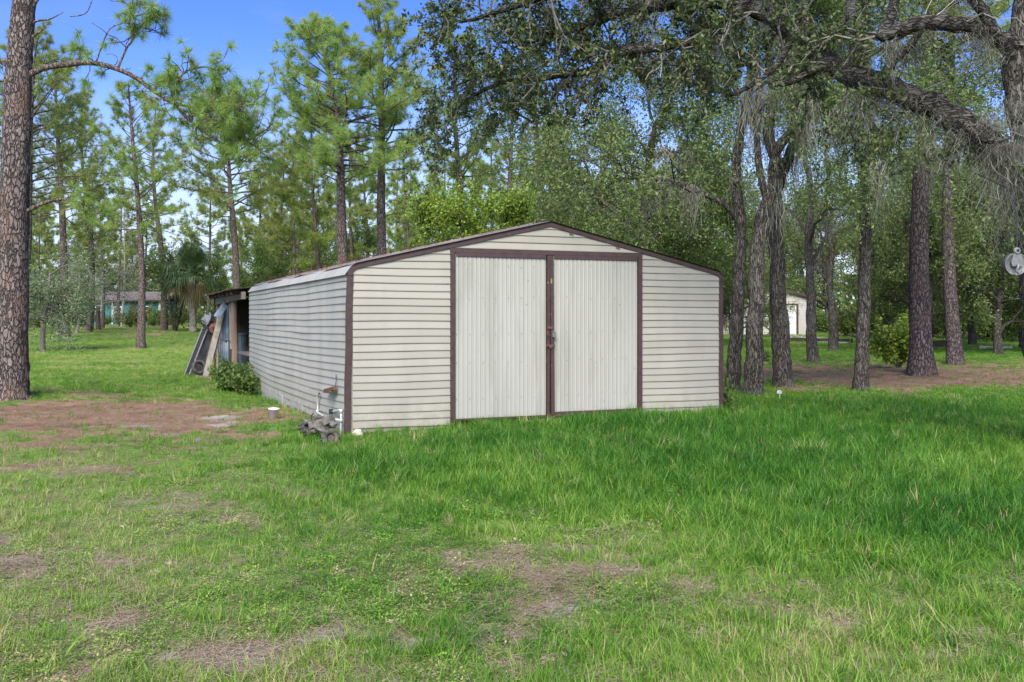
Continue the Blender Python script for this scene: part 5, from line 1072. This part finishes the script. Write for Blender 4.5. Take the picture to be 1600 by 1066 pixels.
# -- the open lean-to beyond the siding
def leanto():
    root = thing('lean_to', 'dark open lean-to at the far end of the shed with rough log posts', 'lean-to', (CX0, CY0, 0), SA)
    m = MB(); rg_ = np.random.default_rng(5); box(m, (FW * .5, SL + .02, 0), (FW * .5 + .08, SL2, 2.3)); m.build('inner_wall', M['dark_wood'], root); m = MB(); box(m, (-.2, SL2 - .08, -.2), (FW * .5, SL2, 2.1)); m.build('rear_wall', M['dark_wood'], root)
    # roof: sagging sheets on rafters
    ry = np.linspace(SL + .06, SL2 + .2, 8)
    for i in range(7):
        s_ = MB(); y0, y1 = ry[i], ry[i + 1] + .04; dz = .015 * (i % 2) - .03 * i / 7; n_ = 8
        V = []
        for a in range(n_ + 1):
            x_ = -.42 + (FW + .42) * a / n_; z_ = 2.17 + (.28 * min(1, (x_ + .42) / 2.9)) + dz + .008 * (a % 2)
            V += [(x_, y0, z_), (x_, y1, z_ - .006), (x_, y1, z_ + .016), (x_, y0, z_ + .022)]
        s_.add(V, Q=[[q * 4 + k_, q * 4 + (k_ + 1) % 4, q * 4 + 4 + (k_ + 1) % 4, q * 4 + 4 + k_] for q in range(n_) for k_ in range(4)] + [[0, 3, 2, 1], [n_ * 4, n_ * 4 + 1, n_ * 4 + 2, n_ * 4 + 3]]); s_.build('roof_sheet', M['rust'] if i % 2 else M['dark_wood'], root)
    m = MB(); beam(m, (-.12, SL + .05, 2.04), (-.12, SL2, 1.98), .09, .17, n=6, wob=.01, rng=rg_); m.build('eave_beam', M['old_wood'], root)
    for y_, x_, r_ in ((12.9, -.06, .088), (15.2, -.1, .07), (16.8, -.08, .08), (11.0, .25, .05)):
        m = MB(); z0 = float(H(*S(x_, y_)[:2])) - .1; tube(m, [(x_, y_, z0), (x_ + .02, y_, .7), (x_ - .01, y_, 1.4), (x_, y_, 1.98)], [r_ * 1.05, r_, r_, r_ * .95], 12, rough=.04, rng=rg_, cap=False); m.build('post', M['log'], root, True)
    for i in range(7):
        m = MB(); y_ = SL + .5 + i * .95; beam(m, (-.38, y_, 2.10), (FW * .5, y_, 2.36), .05, .10); m.build('rafter', M['dark_wood'], root)
    m = MB(); box(m, (.0, SL + .03, .12), (.95, SL + .25, .16)); box(m, (.0, SL + .3, .62), (1.2, SL + 2.4, .66)); box(m, (.5, SL + .3, 1.2), (1.3, SL + 2.4, 1.24)); m.build('shelf', M['old_wood'], root)
leanto()
# clutter stored inside and leaning outside
def item(name, cat, label, mb, mat, smooth=False, shedframe=True):
    o = mb.build(name, M[mat], None, smooth); o['label'] = label; o['category'] = cat
    if shedframe: o.location = (CX0, CY0, 0); o.rotation_euler = (0, 0, SA)
    return o
def gz(t, s): return float(H(*S(t, s)[:2]))
def W2S(p): # world point to shed frame
    v = np.array([p[0] - CX0, p[1] - CY0]); return np.array([v @ fd, v @ sdn, p[2]])
def lean(name, cat, label, a, b_, w, h, mat, up=(0, 0, 1)): # a board from pixel/depth a to pixel/depth b
    m = MB(); beam(m, W2S(P(*a)), W2S(P(*b_)), w, h, up, n=3, wob=.004, rng=np.random.default_rng(int(a[0]))); return item(name, cat, label, m, mat)
DJ = 25.2
lean('board', 'board', 'long pale plank leaning across the lean-to clutter', (321, 590, 24.6), (349, 478, 25.6), .14, .035, 'pale_wood', (.2, -1, 0))
lean('board', 'board', 'dark brown batten leaning just above the long pale plank', (335, 560, 25.0), (352, 470, 25.7), .07, .04, 'old_wood', (.2, -1, 0))
lean('board', 'board', 'upright cream board hanging beside the log post of the lean-to', (362, 546, 24.9), (360, 474, 24.9), .085, .03, 'pale_wood', (.2, -1, 0))
lean('board', 'board', 'dark upright plank below the cream board by the log post', (361, 592, 24.8), (361, 547, 24.9), .13, .03, 'dark_wood', (.2, -1, 0))
lean('metal_pole', 'pole', 'outermost shiny metal pole leaning at the left of the clutter', (296, 586, 24.8), (326, 510, 26), .032, .032, 'steel')
lean('metal_pole', 'pole', 'thin grey pole leaning just left of the black panel', (288, 587, 24.8), (317, 512, 26), .026, .026, 'steel')
lean('board', 'board', 'weathered board lying on the grass under the leaning clutter', (308, 588, 24.6), (334, 591, 24.3), .1, .04, 'old_wood')
lean('board', 'board', 'rusty brown strip leaning between the black panel and pale plank', (318, 582, 25.2), (340, 498, 25.8), .06, .03, 'rust', (.2, -1, 0))
lean('board', 'board', 'thin dark batten leaning behind the black panel', (325, 584, 25.6), (342, 488, 26.2), .05, .03, 'old_wood', (.2, -1, 0))
m = MB(); beam(m, W2S(P(307, 583, 25.3)), W2S(P(331, 512, 26)), .36, .03, (.1, -1, .2)); item('panel', 'panel', 'black plastic panel leaning between the metal poles and pale plank', m, 'black_plastic')
m = MB(); beam(m, W2S(P(290, 588, 25.5)), W2S(P(318, 520, 26.3)), .12, .02, (.1, -1, .2)); item('panel', 'panel', 'narrow dark strip behind the metal poles', m, 'black_plastic')
def tyre(mb, c, ax, R_, r_, lugs=20):
    prof_ = [(R_ - r_ * .9, -r_ * .55), (R_ - r_ * .3, -r_ * .75), (R_, -r_ * .55), (R_ + r_ * .1, 0), (R_, r_ * .55), (R_ - r_ * .3, r_ * .75), (R_ - r_ * .9, r_ * .55), (R_ - r_ * .75, 0)]
    lathe(mb, prof_, 28, c, ax, close=True); ax = unit(ax); ref = np.array([0, 0, 1.]) if abs(ax[2]) < .8 else np.array([1., 0, 0]); s = unit(np.cross(ax, ref)); u = np.cross(ax, s)
    for i in range(lugs):
        a = i / lugs * 6.283; d = math.cos(a) * s + math.sin(a) * u; tdir = np.cross(ax, d); sg = 1 if i % 2 else -1
        beam(mb, np.asarray(c) + d * (R_ + r_ * .12) - ax * r_ * .1 * sg, np.asarray(c) + d * (R_ + r_ * .05) + ax * r_ * .62 * sg + tdir * .3 * r_, r_ * .3, r_ * .3, d)
c = W2S(P(311, 574, 24.7)); m = MB(); tyre(m, c, (.35, -1, .35), .19, .085, 0); item('tyre', 'tyre', 'worn black tyre propped at the foot of the leaning clutter', m, 'rubber', True)
# blue-grey sheets
for (x0, x1, ya, yb, dd, lab) in ((341, 357, 533, 588, 25.4, 'lower blue-grey sheet standing inside the lean-to'), (344, 357, 478, 532, 25.5, 'upper blue-grey sheet with a torn edge inside the lean-to')):
    m = MB(); p0 = W2S(P(x0, yb, dd)); p1 = W2S(P(x1, yb, dd)); h_ = (yb - ya) / F * dd; n_ = 10; V = []
    for i in range(n_ + 1):
        q = p0 + (p1 - p0) * i / n_; V += [(q[0], q[1] + .02 * (i % 2), q[2]), (q[0], q[1] + .02 * (i % 2) + .03, q[2] + h_ * (1 - .03 * (i % 3)))]
    m.add(V, Q=[[2 * i, 2 * i + 2, 2 * i + 3, 2 * i + 1] for i in range(n_)]); V2 = [(a, b_ + .006, z) for a, b_, z in V]; m.add(V2, Q=[[2 * i, 2 * i + 1, 2 * i + 3, 2 * i + 2] for i in range(n_)]); item('metal_sheet', 'sheet', lab, m, 'blue_sheet')
m = MB(); beam(m, W2S(P(338, 496, 25)), W2S(P(352, 476, 25.6)), .16, .02, (.5, -.3, 1)); item('metal_sheet', 'sheet', 'small pale blue sheet tilted over the top of the clutter', m, 'blue_sheet')
m = MB(); rr = np.random.default_rng(6); c = W2S(P(326, 500, 25.6)); lathe(m, [(0, .16), (.10, .12), (.15, 0), (.12, -.10), (0, -.14)], 10, c); m.V[0] += rr.normal(0, .03, m.V[0].shape); item('cloth_bundle', 'cloth', 'crumpled pale grey bundle on top of the leaning poles', m, 'grey_rag')
m = MB(); c = W2S(P(334, 512, 25.6)); lathe(m, [(0, .1), (.09, .08), (.11, 0), (.10, -.14), (0, -.15)], 9, c); m.V[0] += rr.normal(0, .02, m.V[0].shape); item('rusty_scrap', 'scrap', 'rusty brown scrap below the grey bundle', m, 'rust')
for i, (tx, sy, z0, w_, h_, mat, lab, nm) in enumerate([(.5, 11.2, .66, .3, .28, 'grey_rag', 'pale grey box on the middle shelf just inside the lean-to', 'storage_box'), (.7, 11.9, .66, .35, .22, 'rust', 'rusty crate on the middle shelf behind the grey box', 'crate'), (.8, 12.3, 1.24, .3, .3, 'pale_wood', 'pale box on the upper shelf of the lean-to', 'storage_box'), (.45, 10.8, .16, .34, .3, 'old_wood', 'weathered crate on the lowest shelf against the end of the siding', 'crate'), (.6, 13.9, 0, .6, .8, 'black_plastic', 'tall black bin deep inside the lean-to', 'bin'), (.3, 14.8, 0, .4, 1.1, 'blue_sheet', 'blue drum deep inside the lean-to', 'drum'), (.75, 11.0, 1.24, .22, .35, 'grey_rag', 'light grey can on the upper shelf near the siding', 'can')]):
    z0 = z0 if z0 > 0 else gz(tx, sy); m = MB()
    if nm in ('bin', 'drum', 'can'): lathe(m, [(0, 0), (w_ * .42, 0), (w_ * .5, h_ * .5), (w_ * .5, h_ * .94), (w_ * .54, h_ * .95), (w_ * .54, h_), (w_ * .47, h_), (w_ * .45, h_ * .9), (0, h_ * .9)], 18, (tx, sy, z0))
    else:
        for q in range(4): box(m, (tx - w_ / 2, sy - w_ / 2, z0 + q * h_ / 4 + .004), (tx + w_ / 2, sy + w_ / 2, z0 + (q + 1) * h_ / 4 - .004))
        box(m, (tx - w_ / 2 + .01, sy - w_ / 2 + .01, z0), (tx + w_ / 2 - .01, sy + w_ / 2 - .01, z0 + h_ * .97))
    item(nm, 'bin' if nm == 'bin' else nm.replace('_', ' '), lab, m, mat)
for i in range(9): # hanging sticks
    m = MB(); x_ = .35 + .1 * i; y_ = SL + .6 + .35 * i; rr = np.random.default_rng(i); a = np.array([x_, y_, 1.9]); tube(m, [a, a + [.04, 0, -.5], a + [rr.normal(0, .12), .05, -1.0 - .5 * rr.random()]], [.02, .018, .012], 6)
    item('hanging_stick', 'stick', 'thin pale stick hanging in the dark opening of the lean-to', m, 'old_wood' if i % 2 else 'pale_wood')['group'] = 'sticks hanging in the lean-to'

# pipes, rusty bracket on the left wall
def wallpt(px, py, off): # a point seen at px, py on the side wall plane pushed out by off metres
    a = (px - 800) / F; t_ = -off
    # solve S(t_, s).x = a*S.y
    s_ = (CX0 + fd[0] * t_ - a * (CY0 + fd[1] * t_)) / (a * sdn[1] - sdn[0]); p = S(t_, s_); z = EYE + (HZ - py) / F * p[1]; return np.array([t_, s_, z])
root = thing('pvc_pipe', 'white plastic pipe run on the side wall near the front corner', 'pipe', (CX0, CY0, 0), SA)
m = MB(); tube(m, [wallpt(499, 615, .05), wallpt(497, 617, .05), wallpt(496, 622, .05), wallpt(495.5, 641, .05), wallpt(497, 645, .06), wallpt(505, 650, .08), wallpt(515, 654, .08), wallpt(533, 657, .08)], [.015] * 8, 10); m.build('pipe', M['pvc'], root, True)
m = MB(); tube(m, [wallpt(521, 643, .03), wallpt(527, 642, .07), wallpt(531, 641, .08), wallpt(533, 643, .08), wallpt(533, 655, .08), wallpt(532.5, 684, .08)], [.016] * 6, 10); m.build('riser_pipe', M['pvc'], root, True)
for q in ((533, 657), (533, 642.5), (496, 643)):
    m = MB(); c = wallpt(q[0], q[1], .08 if q[0] > 500 else .05); lathe(m, [(.019, -.025), (.021, -.025), (.021, .025), (.019, .025)], 12, c, (0, 0, 1)); m.build('coupling', M['pvc'], root, True)
m = MB(); c = wallpt(520, 643, .02); lathe(m, [(0, 0), (.035, 0), (.035, -.05), (0, -.05)], 12, c + [-.0, 0, 0], (1, 0, 0)); m.build('outlet', M['black_plastic'], root)
root = thing('rusty_box', 'rusty brown bracket box hanging by a thin cable on the side wall', 'electrical box', (CX0, CY0, 0), SA)
m = MB(); beam(m, wallpt(509, 611, .07), wallpt(523, 607, .07), .052, .05, (1, 0, 0), n=3, wob=.004, rng=rs); m.build('box', M['rust'], root)
m = MB(); beam(m, wallpt(510, 613, .11), wallpt(516, 612, .11), .03, .02); m.build('flap', M['rust'], root)
m = MB(); tube(m, [wallpt(525, 585, .025), wallpt(525.3, 594, .03), wallpt(524, 604, .05)], [.007] * 3, 5); m.build('cable', M['black_plastic'], root)

# old cultivator with knobbly tyres
def tiller():
    c0 = at(500, 690); root = thing('garden_tiller', 'derelict muddy garden machine with two knobbly tyres lying by the near corner', 'garden machine', c0)
    def L(px, py, dd): return P(px, py, dd) - c0
    d1 = 11.85
    for q, ax, R_, lb in (((516, 682), (.55, -.8, .25), .125, 'upright half-sunk wheel'), ((479, 668), (.8, -.4, .9), .115, 'wheel lying tilted')):
        c = L(q[0], q[1] + 3, d1 if q[0] > 500 else 12.35); m = MB(); tyre(m, c, ax, R_ - .02, .06, 22); w_ = m.build('wheel', M['rubber'], root, True, label=lb); m = MB(); lathe(m, [(0, -.02), (.03, -.02), (.03, -.03), (.065, -.015), (.075, .015), (.03, .02), (0, .02)], 16, c, ax); m.build('rim', M['rubber'], w_, True)
    m = MB(); a = L(486, 664, 12.2); b_ = L(517, 656, 12.05); beam(m, a, b_, .11, .09, n=4, wob=.012, rng=rs); m.build('gearbox', M['mud'], root)
    m = MB(); lathe(m, [(0, .07), (.05, .06), (.075, 0), (.075, -.08), (0, -.09)], 14, L(510, 658, 12.1), (.2, -.3, 1)); m.V[0] += rs.normal(0, .006, m.V[0].shape); m.build('engine', M['mud'], root)
    m = MB(); tube(m, [L(470, 668, 12.4), L(484, 658, 12.3), L(498, 652, 12.2), L(512, 652, 12.1), L(520, 662, 12)], [.018, .02, .02, .018, .015], 8); m.build('frame_tube', M['rubber'], root, True)
    m = MB(); tube(m, [L(488, 664, 12.2), L(500, 672, 12.0), L(512, 676, 11.9)], [.025, .022, .02], 8); m.build('axle', M['mud'], root, True)
    for (qx, qy, qd, qr) in ((493, 671, 12.2, .07), (503, 664, 12.1, .06), (480, 660, 12.4, .05), (521, 664, 12.0, .05)):
        m = MB(); lathe(m, [(0, qr * .8), (qr * .7, qr * .6), (qr, 0), (qr * .8, -qr * .6), (0, -qr * .8)], 8, L(qx, qy, qd)); m.V[0] += rs.normal(0, qr * .16, m.V[0].shape); m.build('muddy_lump', M['mud'], root)
    m = MB(); tube(m, [L(487, 657, 12.25), L(486, 650, 12.25), L(490, 646, 12.25)], [.008] * 3, 6); m.build('lever', M['black_plastic'], root)
tiller()
# bucket
c = at(427, 655); root = thing('bucket', 'small white plastic bucket standing on the pine straw left of the shed', 'bucket', c)
sc_ = c[1] / F; R0 = 8 * sc_; Hh = 17 * sc_; m = MB(); lathe(m, [(0, 0), (R0 * .80, 0), (R0 * .93, Hh * .9), (R0 * .95, Hh * .9), (R0 * .90, Hh * .9), (R0 * .78, .012), (0, .012)], 28); m.build('body', M['white_paint'], root, True)
m = MB(); lathe(m, [(R0 * .9, Hh * .9), (R0 * 1.08, Hh * .9), (R0 * 1.09, Hh), (R0 * .9, Hh)], 28, close=True); m.build('rim', M['white_trim'], root, True)
root.rotation_euler = (R(3), R(4), 0)

# pulley block on its rope
def pulley():
    D = 10.0; c = P(1586, 413, D); root = thing('pulley_block', 'grey metal pulley block hanging at the right edge in front of an oak trunk', 'pulley', c); s = D / F * .88
    m = MB(); lathe(m, [(0, -.012), (16 * s, -.012), (19 * s, -.03), (20 * s, -.03), (17 * s, 0), (20 * s, .03), (19 * s, .03), (16 * s, .012), (0, .012)], 32, (0, 0, 0), (0, 1, .08)); m.build('wheel', M['steel'], root, True)
    m = MB(); V = [(-9, -14), (-12, -2), (-9, 8), (-5, 16), (5, 16), (9, 8), (12, -2), (9, -14), (5, -4), (-5, -4)]; n = len(V)
    P2 = [(a * s, -.05, -(-b_) * s) for a, b_ in [(-9, -4), (-11, 4), (-7, 16), (-3, 20), (3, 20), (7, 16), (11, 4), (9, -4)]]; n = 8
    m.add(P2 + [(a, -.032, z) for a, _, z in P2], Q=[[0, 1, 6, 7], [1, 2, 5, 6], [2, 3, 4, 5], [8, 15, 14, 9], [9, 14, 13, 10], [10, 13, 12, 11]] + [[i, (i + 1) % 8, 8 + (i + 1) % 8, 8 + i] for i in range(8)]); m.build('cheek_plate', M['steel'], root)
    m = MB(); lathe(m, [(2.5 * s, -.06), (5.5 * s, -.058), (5.5 * s, -.05), (2.5 * s, -.05)], 14, (0, 0, 23 * s), (0, 1, 0), close=True); 
    a = np.linspace(0, 6.283, 15); tube(m, [(5 * s * math.cos(t), -.04, 23 * s + 5 * s * math.sin(t)) for t in a], [.011] * 15, 6, cap=False); m.build('eye', M['steel'], root, True)
    m = MB(); tube(m, [(0, -.065, 0), (-1 * s, -.075, -6 * s), (-5 * s, -.075, -12 * s), (0, -.07, -17 * s), (6 * s, -.07, -13 * s)], [.014, .014, .013, .012, .008], 8); m.build('hook', M['steel'], root, True)
    m = MB(); tube(m, [(0, -.04, 27 * s), (.01, -.02, 90 * s), (.02, .2, 140 * s), (.02, .9, 185 * s)], [.008] * 4, 6); m.build('rope', M['black_plastic'], root)
pulley()
# white tag stake in the grass
c = at(1218, 626); root = thing('plant_marker', 'tiny white plant marker stuck in the grass near the oak trunks', 'marker', c); m = MB(); beam(m, (0, 0, -.03), (.01, 0, .15), .008, .004); m.build('stake', M['white_paint'], root); m = MB(); m.add([(-.05, 0, .13), (.045, .02, .12), (.05, 0, .17), (.0, -.02, .20), (-.04, 0, .18)], T=[[0, 1, 2], [0, 2, 3], [0, 3, 4]]); m.build('tag', M['white_paint'], root)
# pine cones on the lawn
cone = MB(); rr = np.random.default_rng(12)
for i in range(60):
    a = i * 2.4; z = .01 + .09 * i / 60; r_ = .04 * math.sin(math.pi * (.15 + .8 * i / 60)); d = np.array([math.cos(a), math.sin(a), .35]); cc = np.array([0, 0, z]); s_ = np.array([-d[1], d[0], 0]) * .012
    cone.add([cc - s_, cc + s_, cc + d * r_ + s_ * .8, cc + d * r_ - s_ * .8], Q=[[0, 1, 2, 3]])
cme = cone.mesh('pine_cone', M['old_wood'])
for px_, py_ in ((248, 560), (264, 553), (205, 529), (108, 531), (615, 690), (1555, 560), (60, 566), (305, 692), (1240, 690)):
    o = bpy.data.objects.new('pine_cone', cme); col.objects.link(o); o.location = [float(v) for v in at(px_, py_)]; o.rotation_euler = (R(80), 0, rb.uniform(0, 6)); s_ = 1.1; o.scale = (s_,) * 3; o['label'] = 'brown pine cone lying on the ground'; o['category'] = 'pine cone'; o['group'] = 'fallen pine cones'
for o in sc.objects:
    if o.parent is None and o.type in ('MESH', 'EMPTY') and o.get('kind') in ('structure', 'stuff'): pass
